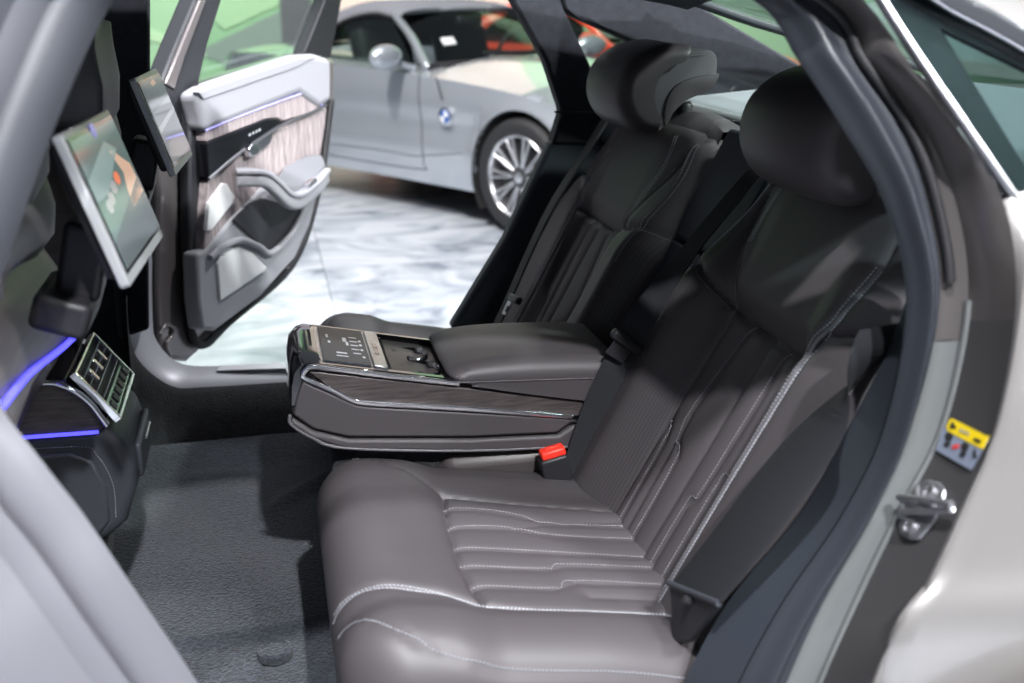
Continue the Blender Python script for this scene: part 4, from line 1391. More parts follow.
# lower padded block
lowp = [(-0.92, 0.535), (-0.70, 0.528), (-0.668, 0.555), (-0.648, 0.61), (-0.648, 0.645), (-0.662, 0.695), (-0.69, 0.712), (-0.92, 0.712)]
M['vent_leather'] = mat('blue_grey_leather', (0.030, 0.033, 0.040), 0.5)
prism('tunnel', [Vector((x, -0.14, z)) for x, z in ((-1.2, 0.33), (-0.74, 0.33), (-0.70, 0.53), (-1.2, 0.54))], (0, 0.17, 0), 'carpet_dark', vc, bevel=0.02)
prism('lower_block', [Vector((x, VY0, z)) for x, z in lowp], (0, VY1 - VY0, 0), 'vent_leather', vc, bevel=0.016, seg=4)
prism('side_pad', [Vector((x, VY0 + 0.003, z)) for x, z in ((-0.92, 0.55), (-0.705, 0.545), (-0.690, 0.565), (-0.688, 0.62), (-0.702, 0.662), (-0.73, 0.678), (-0.92, 0.680))], (0, -0.010, 0), 'vent_leather', vc, bevel=0.006, seg=3)
stitches('stitching', spline([Vector((x, VY0 - 0.001, z)) for x, z in ((-0.92, 0.688), (-0.728, 0.686), (-0.696, 0.668), (-0.680, 0.62), (-0.682, 0.562))], 8), (0, -1, 0), 'thread', vc, w=0.0007)
# upper wood housing
up_ = [(-0.95, 0.712), (-0.685, 0.706), (-0.678, 0.716), (-0.70, 0.755), (-0.73, 0.780), (-0.77, 0.786), (-0.95, 0.79)]
prism('wood_side', [Vector((x, VY0, z)) for x, z in up_], (0, VY1 - VY0, 0), 'wood', vc, bevel=0.002)
sweep('chrome_edge', spline([Vector((x, VY0 - 0.002, z)) for x, z in ((-0.95, 0.792), (-0.77, 0.788), (-0.728, 0.780), (-0.698, 0.754), (-0.677, 0.715))], 6), rrect(0.006, 0.012, 0.002), 'chrome', vc, up=(0, 1, 0))
top_ = [(-0.95, 0.79), (-0.77, 0.787), (-0.728, 0.782), (-0.70, 0.757), (-0.678, 0.717), (-0.690, 0.717), (-0.74, 0.765), (-0.95, 0.765)]
prism('gloss_top', [Vector((x, VY0 + 0.006, z + 0.003)) for x, z in top_], (0, VY1 - VY0 - 0.012, 0), 'gloss', vc, bevel=0.002)
prism('light_line', [Vector((x, VY0 - 0.001, z)) for x, z in ((-0.95, 0.712), (-0.690, 0.708), (-0.690, 0.704), (-0.95, 0.707))], (0, -0.004, 0), 'blue_light', vc, bevel=0)
# vent frame, louvres
va, vb = Vector((-0.722, 0, 0.787)), Vector((-0.670, 0, 0.714))
vt = (vb - va).normalized()
vn = Vector((-vt.z, 0, vt.x))
if vn.x < 0:
    vn = -vn


def vp(t_, y, h):
    return va.lerp(vb, t_) + Vector((0, y, 0)) + vn * h


def vbar(name, t0, t1, y0, y1, h0, h1, m):
    v = [vp(t_, y, h) for h in (h0, h1) for t_, y in ((t0, y0), (t1, y0), (t1, y1), (t0, y1))]
    return mk(name, v, [(3, 2, 1, 0), (4, 5, 6, 7), (0, 1, 5, 4), (1, 2, 6, 5), (2, 3, 7, 6), (3, 0, 4, 7)], m, vc, bevel=0.001)


vbar('vent_well', 0.02, 0.98, VY0 + 0.012, VY1 - 0.012, 0.0, 0.004, 'rubber')
for t0, t1, y0, y1 in ((-0.02, 0.03, VY0 + 0.008, VY1 - 0.008), (0.97, 1.03, VY0 + 0.008, VY1 - 0.008), (0, 1, VY0 + 0.008, VY0 + 0.014), (0, 1, VY1 - 0.014, VY1 - 0.008)):
    vbar('vent_frame', t0, t1, y0, y1, 0.002, 0.013, 'chrome')
for k in range(4):
    t_ = 0.16 + 0.15 * k
    vbar('louvre', t_, t_ + 0.025, VY0 + 0.014, VY1 - 0.014, 0.002, 0.011, 'satin')
for y in (-0.10, -0.055, -0.01):
    vbar('louvre_tab', 0.18, 0.42, y - 0.006, y + 0.004, 0.006, 0.014, 'chrome')
vbar('climate_panel', 0.70, 0.96, VY0 + 0.016, VY1 - 0.016, 0.004, 0.009, 'green_metal')
for y in np.linspace(-0.13, 0.02, 6):
    vbar('climate_button', 0.75, 0.90, y - 0.009, y + 0.009, 0.008, 0.013, 'plastic')
# rear face flap of the lower block
prism('rear_flap', [Vector((-0.652, y, z)) for y, z in ((VY0 + 0.05, 0.605), (VY1 - 0.02, 0.605), (VY1 - 0.02, 0.665), (VY0 + 0.05, 0.66))], (0.010, 0, 0.0), 'vent_leather', vc, bevel=0.004)
tube('flap_trim', [Vector((-0.641, y, 0.645)) for y in (-0.05, 0.012)], 0.0025, 'satin', vc)
tube('flap_trim', [Vector((-0.668, 0.046, 0.55)), Vector((-0.650, 0.048, 0.60)), Vector((-0.648, 0.048, 0.63))], 0.003, 'satin', vc)

# ================================================================== FRONT SEATS AND TABLETS
M['shell'] = mat('brown_grey_seat_shell', (0.12, 0.105, 0.10), 0.35, 0.3, noise=(6, 0.25), stretch=(1, 1, 12))


def front_seat(yc, label, lit):
    r = thing('front_seat', label, 'seat', (-0.8, yc, 0.33), 0, 'front seats')

    def ring(z, xr, hw, d, rr=0.4):
        out = []
        for k in range(24):
            a = 2 * math.pi * k / 24
            c_, s_ = math.cos(a), math.sin(a)
            c2 = math.copysign(abs(c_) ** 0.3, c_)
            s2 = math.copysign(abs(s_) ** 0.4, s_)
            out.append(Vector((xr - d / 2 + d / 2 * c2 - (0.03 * (1 - s2 * s2) if c_ > 0 else 0), yc + hw * s2, z)))
        return out
    lo_ = [ring(z, x, w, d) for z, x, w, d in ((0.50, -0.86, 0.22, 0.14), (0.60, -0.835, 0.24, 0.16), (0.70, -0.79, 0.26, 0.17), (0.77, -0.75, 0.268, 0.17), (0.82, -0.715, 0.272, 0.17), (0.866, -0.686, 0.275, 0.16))]
    loft('lower_shell', lo_, 'shell', r)
    up_ = [ring(z, x, w, d) for z, x, w, d in ((0.868, -0.686, 0.274, 0.155), (0.93, -0.690, 0.266, 0.15), (0.98, -0.712, 0.252, 0.14), (1.02, -0.728, 0.238, 0.13), (1.05, -0.745, 0.215, 0.115), (1.07, -0.765, 0.18, 0.08))]
    loft('upper_shell', up_, 'shell', r)
    if lit:
        tube('light_line', spline([Vector((x, y, z)) for x, y, z in ((-0.690, yc - 0.27, 0.935), (-0.703, yc - 0.12, 0.908), (-0.711, yc, 0.886), (-0.703, yc + 0.16, 0.864), (-0.690, yc + 0.24, 0.868), (-0.681, yc + 0.277, 0.89))], 8), 0.0042, 'blue_light', r)
    pl = [ring(z, x, w, d) for z, x, w, d in ((1.00, -0.70, 0.10, 0.06), (1.015, -0.685, 0.17, 0.10), (1.05, -0.68, 0.185, 0.115), (1.085, -0.685, 0.175, 0.105), (1.10, -0.70, 0.12, 0.07))]
    loft('comfort_pad', pl, 'leather_grey', r)
    hd = [ring(z, x, w, d) for z, x, w, d in ((1.055, -0.70, 0.06, 0.08), (1.07, -0.69, 0.11, 0.11), (1.10, -0.672, 0.135, 0.13), (1.16, -0.665, 0.14, 0.13), (1.22, -0.67, 0.135, 0.12), (1.255, -0.67, 0.11, 0.09), (1.265, -0.69, 0.06, 0.05))]
    loft('headrest', hd, 'leather_grey', r)
    cu = [ring(z, x, w, d) for z, x, w, d in ((0.38, -0.80, 0.22, 0.40), (0.46, -0.78, 0.25, 0.46), (0.52, -0.80, 0.25, 0.46))]
    loft('cushion', cu, 'leather', r)
    box('seat_base', (-0.95, yc, 0.355), (0.36, 0.36, 0.05), 'plastic', r)
    return r


front_seat(-0.40, 'brown-grey front seat shell with blue light line behind the near tablet', True)
front_seat(0.34, 'brown-grey front seat with grey headrest behind the far tablet', False)

M['scr1'] = mat('lit_tablet_screen', (0.05, 0.07, 0.07), 0.08, emit=((0.30, 0.44, 0.42), 0.38))
M['scr2'] = mat('grey_tablet_screen', (0.06, 0.07, 0.07), 0.05, emit=((0.45, 0.47, 0.48), 0.30))
M['scr_light'] = mat('screen_pale_area', (0.1, 0.12, 0.12), 0.1, emit=((0.45, 0.62, 0.60), 0.5))
M['scr_dark'] = mat('screen_dark_area', (0.04, 0.05, 0.05), 0.1, emit=((0.22, 0.26, 0.28), 0.38))
M['scr_skin'] = mat('screen_hand_picture', (0.3, 0.2, 0.15), 0.1, emit=((0.85, 0.55, 0.40), 0.75))
M['scr_red'] = mat('screen_red_dot', (0.3, 0.1, 0.05), 0.1, emit=((0.95, 0.25, 0.12), 0.8))
M['scr_grey'] = mat('screen_grey_mark', (0.2, 0.2, 0.2), 0.1, emit=((0.6, 0.6, 0.62), 0.5))


def tablet(yc, far, label):
    TL, BL, TR = Vector((-0.633, yc - 0.130, 1.170)), Vector((-0.582, yc - 0.136, 1.006)), Vector((-0.618, yc + 0.130, 1.168))
    ex = (TR - TL)
    ez = (BL - TL)
    n_ = ez.cross(ex).normalized()
    if n_.x < 0:
        n_ = -n_
    r = thing('tablet', label, 'tablet', (TL + TR) / 2 + ez, 0, 'tablets on the front seats')

    def q(a, b, h=0.0):
        return TL + ex * a + ez * b + n_ * h
    prism('tablet_back', [q(a, b, -0.022) for a, b in ((0.06, 0.06), (0.94, 0.06), (0.94, 0.94), (0.06, 0.94))], n_ * 0.016, 'plastic', r, bevel=0.006)
    prism('frame', [q(a, b, -0.008) for a, b in ((0, 0.02), (0.012, 0), (0.988, 0), (1, 0.02), (1, 0.98), (0.988, 1), (0.012, 1), (0, 0.98))], n_ * 0.011, 'tablet_frame', r, bevel=0.003, seg=3)
    prism('bezel', [q(a, b, 0.003) for a, b in ((0.035, 0.045), (0.985, 0.045), (0.985, 0.925), (0.035, 0.925))], n_ * 0.001, 'gloss', r, bevel=0)
    s_ = prism('screen', [q(a, b, 0.004) for a, b in ((0.06, 0.07), (0.975, 0.07), (0.975, 0.90), (0.06, 0.90))], n_ * 0.0006, 'scr2' if far else 'scr1', r, bevel=0)

    def pic(nm, pts, m):
        prism(nm, [q(a, b, 0.0047) for a, b in pts], n_ * 0.0002, m, s_, bevel=0)
    if not far:
        pic('screen_area', [(0.06, 0.32), (0.60, 0.17), (0.78, 0.26), (0.30, 0.46), (0.06, 0.46)], 'scr_light')
        pic('screen_area', [(0.06, 0.72), (0.975, 0.50), (0.975, 0.90), (0.06, 0.90)], 'scr_dark')
        pic('picture_hand', [(0.62, 0.25), (0.68, 0.245), (0.80, 0.33), (0.92, 0.40), (0.95, 0.62), (0.62, 0.66), (0.66, 0.52), (0.72, 0.42)], 'scr_skin')
        for a, b, m in ((0.55, 0.42, 'scr_red'), (0.42, 0.45, 'scr_grey'), (0.30, 0.50, 'scr_grey'), (0.22, 0.53, 'scr_grey')):
            pic('picture_dot', [(a + 0.055 * math.cos(t_), b + 0.045 * math.sin(t_)) for t_ in [2 * math.pi * k / 12 for k in range(12)]], m)
        M['lens'] = mat('camera_lens', (0.02, 0.02, 0.06), 0.1, emit=((0.3, 0.3, 0.9), 0.5))
        prism('camera_lens', [q(0.5 + 0.045 * math.cos(t_), 0.075 + 0.05 * math.sin(t_), 0.0046) for t_ in [2 * math.pi * k / 12 for k in range(12)]], n_ * 0.0006, 'lens', r, bevel=0)
    else:  # flat bands paint the reflections on the far screen
        pic('screen_area', [(0.06, 0.07), (0.975, 0.07), (0.975, 0.30), (0.06, 0.38)], 'scr_dark')
        pic('screen_area', [(0.45, 0.10), (0.62, 0.08), (0.66, 0.13), (0.48, 0.15)], 'scr_skin')
        pic('screen_area', [(0.06, 0.52), (0.975, 0.42), (0.975, 0.47), (0.06, 0.58)], 'scr_grey')
    # bracket to the seat
    c = q(0.5, 0.62, -0.02)
    box('bracket', c + Vector((-0.03, 0, -0.05)), (0.05, 0.06, 0.09), 'plastic', r, R=Matrix.Rotation(0.25, 3, 'Y'), bevel=0.008, seg=3)
    box('bracket_foot', c + Vector((-0.056, 0.0, -0.105)), (0.065, 0.12, 0.045), 'plastic', r, R=Matrix.Rotation(0.35, 3, 'Y'), bevel=0.01, seg=3)
    return r


tablet(-0.37, False, 'silver framed tablet showing a hand picture, nearest the doorway')
tablet(0.37, True, 'silver framed tablet with grey screen beside the far door')


# ================================================================== FAR REAR DOOR, OPEN
DTH = math.radians(62)
door = thing('car_door', 'open far rear car door with wood inlay, silver armrest and speakers', 'car door', (-0.70, 0.84, 0), DTH)
DM = world_of(door)
DIN = Vector((math.sin(DTH), -math.cos(DTH), 0))
DI = DM.inverted()


def dp(x, y, off=0.0):
    p = pxp(x, y, Vector((-0.70, 0.84, 0)) + DIN * off, DIN)
    return DI @ p


def dpoly(name, pts, off, th, m, parent=door, bevel=0.004, seg=2):
    """slab whose visible face is traced at distance off inside the door plane"""
    return prism(name, [dp(x, y, off) for x, y in pts], (0, th, 0), m, parent, bevel=bevel, seg=seg, local=True)


M['armrest_grey'] = mat('grey_armrest_leather', (0.20, 0.20, 0.22), 0.45)
# painted shell
shell = [(161, 79), (158, 200), (157, 300), (160, 345), (170, 359), (188, 362), (222, 331), (293, 272), (322, 190), (334, 110), (335, 60), (300, 54), (200, 84), (185, 60)]
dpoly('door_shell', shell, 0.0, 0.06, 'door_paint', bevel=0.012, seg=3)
tube('shell_seal', spline([dp(x, y, 0.012) for x, y in ((189, 100), (187, 200), (188, 300), (192, 335), (205, 344), (228, 322), (292, 264), (318, 190), (331, 100))], 6), 0.012, 'rubber', door, local=True)
# emboss on the shell corner
tube('shell_emboss', spline([dp(x, y, 0.004) for x, y in ((160, 334), (166, 325), (173, 328), (172, 336), (166, 345), (170, 356))], 5), 0.005, 'door_paint', door, local=True)
# window frame
dpoly('window_frame', [(161, 84), (172, 55), (197, -5), (212, -40), (240, -40), (222, 0), (208, 45), (198, 88), (180, 130), (160, 130)], 0.012, 0.045, 'door_edge', bevel=0.006)
dpoly('frame_strip', [(166, 84), (176, 58), (200, 0), (207, 0), (185, 58), (175, 90)], 0.018, 0.02, 'door_paint', bevel=0.004)
dpoly('window_frame', [(304, 54), (316, 24), (327, -5), (331, -40), (348, -40), (342, 0), (337, 26), (331, 58)], 0.012, 0.04, 'plastic', bevel=0.005)
dpoly('window_glass', [(196, 90), (208, 45), (225, -8), (236, -40), (331, -40), (326, -2), (314, 28), (306, 56)], -0.012, 0.004, 'glass', bevel=0)
dpoly('belt_seal', [(197, 85), (305, 52), (305, 55), (197, 89)], 0.04, 0.02, 'rubber', bevel=0.002)
# front edge of lining
dpoly('lining_edge', [(190, 100), (199, 98), (206, 112), (206, 182), (203, 252), (203, 325), (196, 322), (190, 250)], 0.035, 0.03, 'door_edge', bevel=0.006)
dpoly('edge_light', [(201, 143), (205, 143), (206, 178), (201, 177)], 0.042, 0.008, 'gloss', bevel=0.001)
dpoly('light_line', [(201, 164), (203, 164), (203, 175), (201, 175)], 0.044, 0.004, 'blue_light', bevel=0)
# upper pad in silver-grey leather
dpoly('upper_pad', [(198, 94), (214, 84), (302, 55), (318, 54), (332, 59), (332, 102), (320, 108), (300, 94), (206, 133), (204, 116)], 0.075, 0.06, 'door_leather', bevel=0.020, seg=4)
dpoly('upper_pad_fold', [(199, 92), (214, 86), (300, 58), (317, 57), (296, 68), (204, 100)], 0.078, 0.02, 'door_leather', bevel=0.003, seg=3)
# inlays
dpoly('wood_strip', [(206, 131), (240, 117), (300, 95), (311, 93), (321, 104), (313, 112), (283, 121), (278, 118), (266, 119), (207, 142)], 0.066, 0.03, 'wood_door', bevel=0.003)
tube('light_line', spline([dp(x, y, 0.068) for x, y in ((206, 130), (240, 116), (300, 94), (311, 92.5), (322, 105))], 5), 0.0022, 'blue_edge', door, local=True)
sp_ = dpoly('switch_panel', [(207, 143), (240, 130), (266, 119.5), (277, 118.5), (282, 123), (262, 136), (235, 155), (209, 178)], 0.069, 0.03, 'gloss', bevel=0.003)
for k in range(4):
    x, y = 249 + 3.3 * k, 134 - 1.6 * k
    prism('switch_mark', [dp(a, b, 0.0705) for a, b in ((x, y), (x + 1.6, y - 0.8), (x + 1.6, y + 1.4), (x, y + 2.2))], (0, -0.0006, 0), 'icon', sp_, bevel=0, local=True)
tube('chrome_line', spline([dp(x, y, 0.070) for x, y in ((209, 179), (236, 156), (263, 137), (284, 124), (305, 115), (326, 105))], 5), 0.004, 'satin', door, local=True)
dpoly('wood_panel', [(209, 181), (236, 159), (263, 140), (284, 127), (327, 108), (323, 140), (318, 166), (292, 176), (262, 186), (246, 206), (206, 250), (204, 250)], 0.060, 0.03, 'wood_door', bevel=0.003)
for k in range(13):                                # raised ribs of the wood panel
    x0 = 268 + 4.4 * k
    y0 = 138 - (x0 - 268) * 0.50
    y1 = 178 - k * 1.2
    a, b = dp(x0, y0, 0.0605), dp(x0 - 6, y1, 0.0605)
    sweep('wood_rib', [a, b], [(-0.007, 0), (0, 0.0015), (0.007, 0)], 'wood_door', door, up=(0, -1, 0), local=True)
# inner handle
dpoly('handle_recess', [(245, 150), (262, 139), (274, 134), (270, 145), (258, 154), (250, 158)], 0.066, 0.02, 'satin', bevel=0.003)
dpoly('door_handle', [(249, 149), (254, 143), (258, 144), (262, 150), (258, 155), (251, 157)], 0.084, 0.02, 'chrome', bevel=0.004)
# lower carrier in mid grey
dpoly('lower_carrier', [(198, 253), (206, 250), (234, 216), (246, 205), (262, 188), (316, 176), (320, 186), (310, 226), (296, 258), (262, 296), (216, 331), (203, 330), (199, 300)], 0.066, 0.045, 'door_grey', bevel=0.010, seg=3)
tube('carrier_rim', spline([dp(x, y, 0.076) for x, y in ((210, 258), (222, 247), (240, 240), (258, 246), (271, 253), (290, 236), (303, 214), (307, 200))], 6), 0.009, 'door_grey', door, local=True)
dpoly('door_pocket', [(233, 220), (250, 203), (262, 198), (280, 203), (303, 198), (300, 215), (291, 233), (271, 252), (258, 244)], 0.069, 0.004, 'plastic', bevel=0.001)
dpoly('pocket_wall', [(233, 220), (250, 203), (262, 198), (272, 212), (262, 246)], 0.072, 0.006, 'door_edge', bevel=0.003)
dpoly('speaker_cover', [(207, 231), (210, 203), (223, 183), (227, 184), (235, 197), (233, 203), (212, 230)], 0.068, 0.012, 'speaker', bevel=0.002)
dpoly('speaker_cover', [(218, 264), (221, 257), (240, 246), (252, 252), (267, 267), (265, 271), (221, 301)], 0.074, 0.012, 'speaker', bevel=0.003)
# pull handle and armrest
arm = [dp(237, 180, 0.075), dp(252, 180, 0.105), dp(266, 182, 0.120), dp(277, 191, 0.130), dp(288, 202, 0.135), dp(300, 202, 0.135), dp(316, 189, 0.130), dp(325, 178, 0.10)]
sweep('pull_handle', spline(arm, 6), rrect(0.026, 0.034, 0.010), 'door_grey', door, up=(0, 0, 1), local=True)
arm2 = [p + Vector((0, 0, 0.022)) for p in arm]
sweep('pull_handle_top', spline(arm2, 6), rrect(0.036, 0.014, 0.005), 'door_leather', door, up=(0, 0, 1), local=True)
# padded armrest between handle and lining
top = [dp(276, 188, 0.125), dp(288, 200, 0.13), dp(302, 199, 0.13), dp(318, 184, 0.125), dp(326, 172, 0.10), dp(322, 162, 0.065), dp(306, 163, 0.065), dp(284, 176, 0.07)]
prism('armrest_pad', top, (0, 0, 0.026), 'armrest_grey', door, bevel=0.012, seg=4, local=True)
dpoly('armrest_clip', [(309, 184), (317, 178), (318, 181), (310, 188)], 0.150, 0.02, 'chrome', bevel=0.002)
dpoly('door_catch', [(288, 268), (292, 265), (294, 270), (291, 273)], 0.02, 0.02, 'satin', bevel=0.002)
dpoly('hinge_cover', [(150, 205), (160, 205), (160, 216), (150, 216)], -0.02, 0.03, 'satin', bevel=0.003)

# ================================================================== PARKED CARS OF THE SHOW
M['silver'] = mat('silver_blue_paint', (0.50, 0.53, 0.57), 0.25, 0.6, coat=1.0)
M['soft_top'] = mat('grey_soft_top_cloth', (0.20, 0.20, 0.225), 0.9, bump=(300, 0.4, 0.002))
M['tyre'] = mat('tyre_rubber', (0.02, 0.02, 0.022), 0.65)
M['well'] = mat('wheel_well', (0.01, 0.01, 0.011), 0.9)
M['alloy'] = mat('alloy', (0.62, 0.62, 0.64), 0.25, 0.9)
M['alloy_dark'] = mat('dark_alloy', (0.06, 0.06, 0.065), 0.4, 0.6)
M['red_paint'] = mat('red_paint', (0.72, 0.055, 0.02), 0.3, 0.0, coat=0.8)
M['car_glass'] = glassmat('car_window', (0.75, 0.82, 0.78), 0.05, graze=0.2)
M['badge_blue'] = mat('badge_blue', (0.03, 0.12, 0.4), 0.3)
M['seat_black'] = mat('black_seat', (0.02, 0.02, 0.022), 0.6)


def wheel_parts(root, x, y, out, name='wheel'):
    """wheel at (x, y); out=-1 right side"""
    w = bpy.data.objects.new(name, None)
    return w


def make_wheel(root, x, y, out, r=0.325, steer=0.0):
    n = 40
    R_ = Matrix.Rotation(steer, 3, 'Z')

    def L(a, rad, d):
        return Vector((x, y, r)) + R_ @ Vector((rad * math.cos(a), out * d, rad * math.sin(a)))
    prof_ = [(0.232, 0.105), (0.250, 0.112), (0.290, 0.114), (0.312, 0.105), (0.325, 0.075), (0.325, -0.075), (0.312, -0.105), (0.232, -0.10)]
    ty = loft('wheel', [[L(2 * math.pi * k / n, a, d) for a, d in prof_] for k in range(n)], 'tyre', root, closed_path=True, local=True, flip=out > 0)
    rimp = [(0.236, 0.104), (0.229, 0.110), (0.220, 0.104), (0.214, 0.08), (0.205, -0.05), (0.232, -0.09)]
    loft('rim', [[L(2 * math.pi * k / n, a, d) for a, d in rimp] for k in range(n)], 'alloy', ty, closed_path=True, local=True, flip=out > 0)
    loft('brake_disc', [[L(2 * math.pi * k / n, a, d) for k in range(n)] for a, d in ((0.20, 0.02), (0.03, 0.03))], 'alloy_dark', ty, local=True)
    for k in range(10):
        for s_ in (-1, 1):
            a0 = 2 * math.pi * k / 10
            p = [(0.045, 0.080, a0 + s_ * 0.10), (0.13, 0.090, a0 + s_ * 0.085), (0.222, 0.098, a0 + s_ * 0.105)]
            pts = [L(a, rr, d) for rr, d, a in p]
            sweep('spoke', pts, rrect(0.013, 0.022, 0.004, 1), 'alloy', ty, up=R_ @ Vector((0, 1, 0)), local=True)
    loft('hub', [[L(2 * math.pi * k / 20, a, d) for k in range(20)] for a, d in ((0.062, 0.05), (0.062, 0.088), (0.05, 0.096), (0.032, 0.098))], 'alloy_dark', ty, local=True)
    loft('hub_badge', [[L(2 * math.pi * k / 20, a, d) for k in range(20)] for a, d in ((0.032, 0.096), (0.032, 0.101), (0.028, 0.103))], 'alloy', ty, local=True)
    return ty


def tabx(t_):
    t_ = sorted(t_)
    return lambda x: float(np.interp(x, [a for a, b in t_], [b for a, b in t_]))


def roadster(name, label, loc, rz, paint, detail=True, group=None):
    r = thing(name, label, 'car', loc, rz)
    zs = tabx([(.75, .56), (.6, .64), (.3, .75), (0, .805), (-.3, .83), (-.6, .85), (-1.2, .875), (-2.0, .90), (-2.5, .93), (-3.0, .92), (-3.34, .84)])
    yh = tabx([(.75, .60), (.62, .74), (.45, .82), (.2, .875), (0, .885), (-.4, .87), (-1.2, .865), (-2.0, .88), (-2.5, .90), (-2.9, .86), (-3.2, .78), (-3.34, .66)])
    zc = tabx([(.75, .60), (.6, .68), (.3, .79), (0, .86), (-.4, .92), (-.75, .955), (-.9, .955), (-2.2, .99), (-2.6, .985), (-3.0, .96), (-3.34, .87)])
    xs = sorted(set([round(-3.34 + 4.09 * k / 90, 4) for k in range(91)] + [round(c + s_ * 0.365 * math.cos(math.pi * k / 24), 4) for c in (0, -2.495) for k in range(25) for s_ in (1,)]))
    RA = 0.365
    zs0, zc0 = zs, zc
    zs = lambda x: zs0(x) - 0.035
    zc = lambda x: zc0(x) - 0.045

    def zb(x):
        z = 0.19 + 0.04 * max(0, (x - 0.3) / 0.45) + 0.05 * max(0, (-2.8 - x) / 0.5)
        for c in (0, -2.495):
            d = abs(x - c)
            if d < RA:
                z = max(z, 0.325 + math.sqrt(RA * RA - d * d))
        return z
    nside, ntop = 14, 10
    for side in (-1, 1):
        rings = []
        for x in xs:
            b, s_, y0, c = zb(x), zs(x), yh(x), zc(x)
            row = [(x, side * (y0 - 0.22), b)]
            for k in range(nside + 1):
                t_ = k / nside
                z = b + (s_ - b) * t_
                zt = (z - 0.19) / (s_ - 0.19)
                yy = y0 - 0.055 * (1 - zt) ** 2 - 0.05 * zt ** 3
                # hollow below the shoulder crease, crisp line rising to the rear
                cr = 0.60 - 0.10 * (-x / 2.5)
                yy -= 0.022 * math.exp(-((zt - cr) / 0.16) ** 2) * (1 if -2.2 < x < -0.3 else 0.2)
                for cc in (0, -2.495):
                    d = math.hypot(x - cc, z - 0.325)
                    yy += 0.014 * math.exp(-((d - RA) / 0.05) ** 2)
                row.append((x, side * yy, z))
            ys_ = row[-1][1]
            for k in range(1, ntop + 1):
                t_ = k / ntop
                row.append((x, ys_ * (1 - t_), s_ + (c - s_) * math.sin(t_ * math.pi / 2) ** 0.9 + 0.02 * math.sin(math.pi * t_)))
            rings.append(row)
        # leave the cockpit open: the top rows between screen and deck are dropped
        n = len(rings[0])
        v = [Vector(p) for rr in rings for p in rr]
        f = []
        for i in range(len(rings) - 1):
            xm = (xs[i] + xs[i + 1]) / 2
            for j in range(n - 1):
                if -2.15 < xm < -0.80 and j > nside + 2:
                    continue
                q = (i * n + j, i * n + j + 1, (i + 1) * n + j + 1, (i + 1) * n + j)
                f.append(q if side > 0 else q[::-1])
        mk('body_side', v, f, paint, r, local=True, angle=60)
        for cx in (0, -2.495):
            ring = [[Vector((cx + rr * math.cos(math.pi * k / 20), side * yy, 0.325 + rr * math.sin(math.pi * k / 20))) for k in range(-4, 25)] for rr, yy in ((RA + 0.002, 0.865 if cx == 0 else 0.875), (RA - 0.004, 0.80), (RA - 0.01, 0.55), (0.1, 0.55))]
            loft('wheel_arch_liner', ring, 'well', r, closed_ring=False, caps=False, local=True)
    box('underbody', (-1.25, 0, 0.30), (3.6, 1.0, 0.20), 'well', r, local=True)
    box('underbody', (-1.25, 0, 0.26), (1.7, 1.55, 0.14), 'well', r, local=True)
    # windscreen and frame
    wsb = [Vector((-0.95 + 0.22 * math.cos(t_ * math.pi / 2), 0.70 * t_, 0.892 + 0.02 * (1 - t_ * t_))) for t_ in np.linspace(-1, 1, 13)]
    wst = [Vector((-1.45 + 0.12 * math.cos(t_ * math.pi / 2), 0.52 * t_, 1.165 + 0.03 * (1 - t_ * t_))) for t_ in np.linspace(-1, 1, 13)]
    mids = [a.lerp(b, 0.5) + Vector((0.02, 0, 0.012)) for a, b in zip(wsb, wst)]
    loft('windscreen', [wsb, mids, wst], 'car_glass', r, closed_ring=False, caps=False, local=True)
    for k in (0, -1):
        sweep('windscreen_pillar', spline([wsb[k] + Vector((0.05, 0, -0.03)), wsb[k], mids[k], wst[k]], 5), rrect(0.05, 0.045, 0.015), paint, r, up=(1, 0, 0.4), local=True)
    sweep('windscreen_header', wst, rrect(0.05, 0.03, 0.01), paint, r, up=(0, 0, 1), local=True)
    sweep('cowl', [p + Vector((0.02, 0, -0.02)) for p in wsb], rrect(0.10, 0.03, 0.01), 'plastic', r, up=(0, 0, 1), local=True)
    tube('wiper', spline([Vector((-0.73, 0.35, 0.927)), Vector((-0.73, 0.0, 0.94)), Vector((-0.80, -0.35, 0.94))], 5), 0.009, 'plastic', r, local=True)
    # soft top
    zl = tabx([(-1.33, 1.15), (-1.6, 1.165), (-1.85, 1.13), (-2.02, 1.05), (-2.14, 0.93), (-2.2, 0.88), (-2.6, 0.90)])
    ztp = tabx([(-1.33, 1.20), (-1.45, 1.235), (-1.65, 1.255), (-1.9, 1.245), (-2.15, 1.18), (-2.4, 1.06), (-2.6, 0.95)])
    rings = []
    for x in np.linspace(-1.33, -2.6, 30):
        z0, z1 = zl(x), ztp(x)
        y0 = np.interp(z0, [0.88, 1.15], [0.74, 0.555]) * (1 - 0.25 * max(0, (-2.2 - x) / 0.4))
        row = []
        for k in range(25):
            a = math.pi * k / 24
            row.append(Vector((x, -y0 * math.copysign(abs(math.cos(a)) ** 0.55, math.cos(a)), z0 + (z1 - z0) * math.sin(a) ** 0.7)))
        rings.append(row)
    loft('soft_top', rings, 'soft_top' if detail else paint, r, closed_ring=False, caps=False, local=True)
    # side windows
    for side in (-1, 1):
        def sw(x, z):
            return Vector((x, side * np.interp(z, [0.84, 1.15], [0.755, 0.555]), z))
        pts = [sw(-0.98, 0.85), sw(-1.42, 1.14), sw(-1.6, 1.16), sw(-1.85, 1.125), sw(-2.02, 1.045), sw(-2.14, 0.92), sw(-2.16, 0.85)]
        prism('side_window', pts, (0, -side * 0.005, 0), 'car_glass', r, bevel=0, local=True)
        tube('window_rubber', spline([p + Vector((0, side * 0.004, 0)) for p in pts[1:]], 4), 0.014, 'rubber', r, local=True)
        # mirror
        rings = []
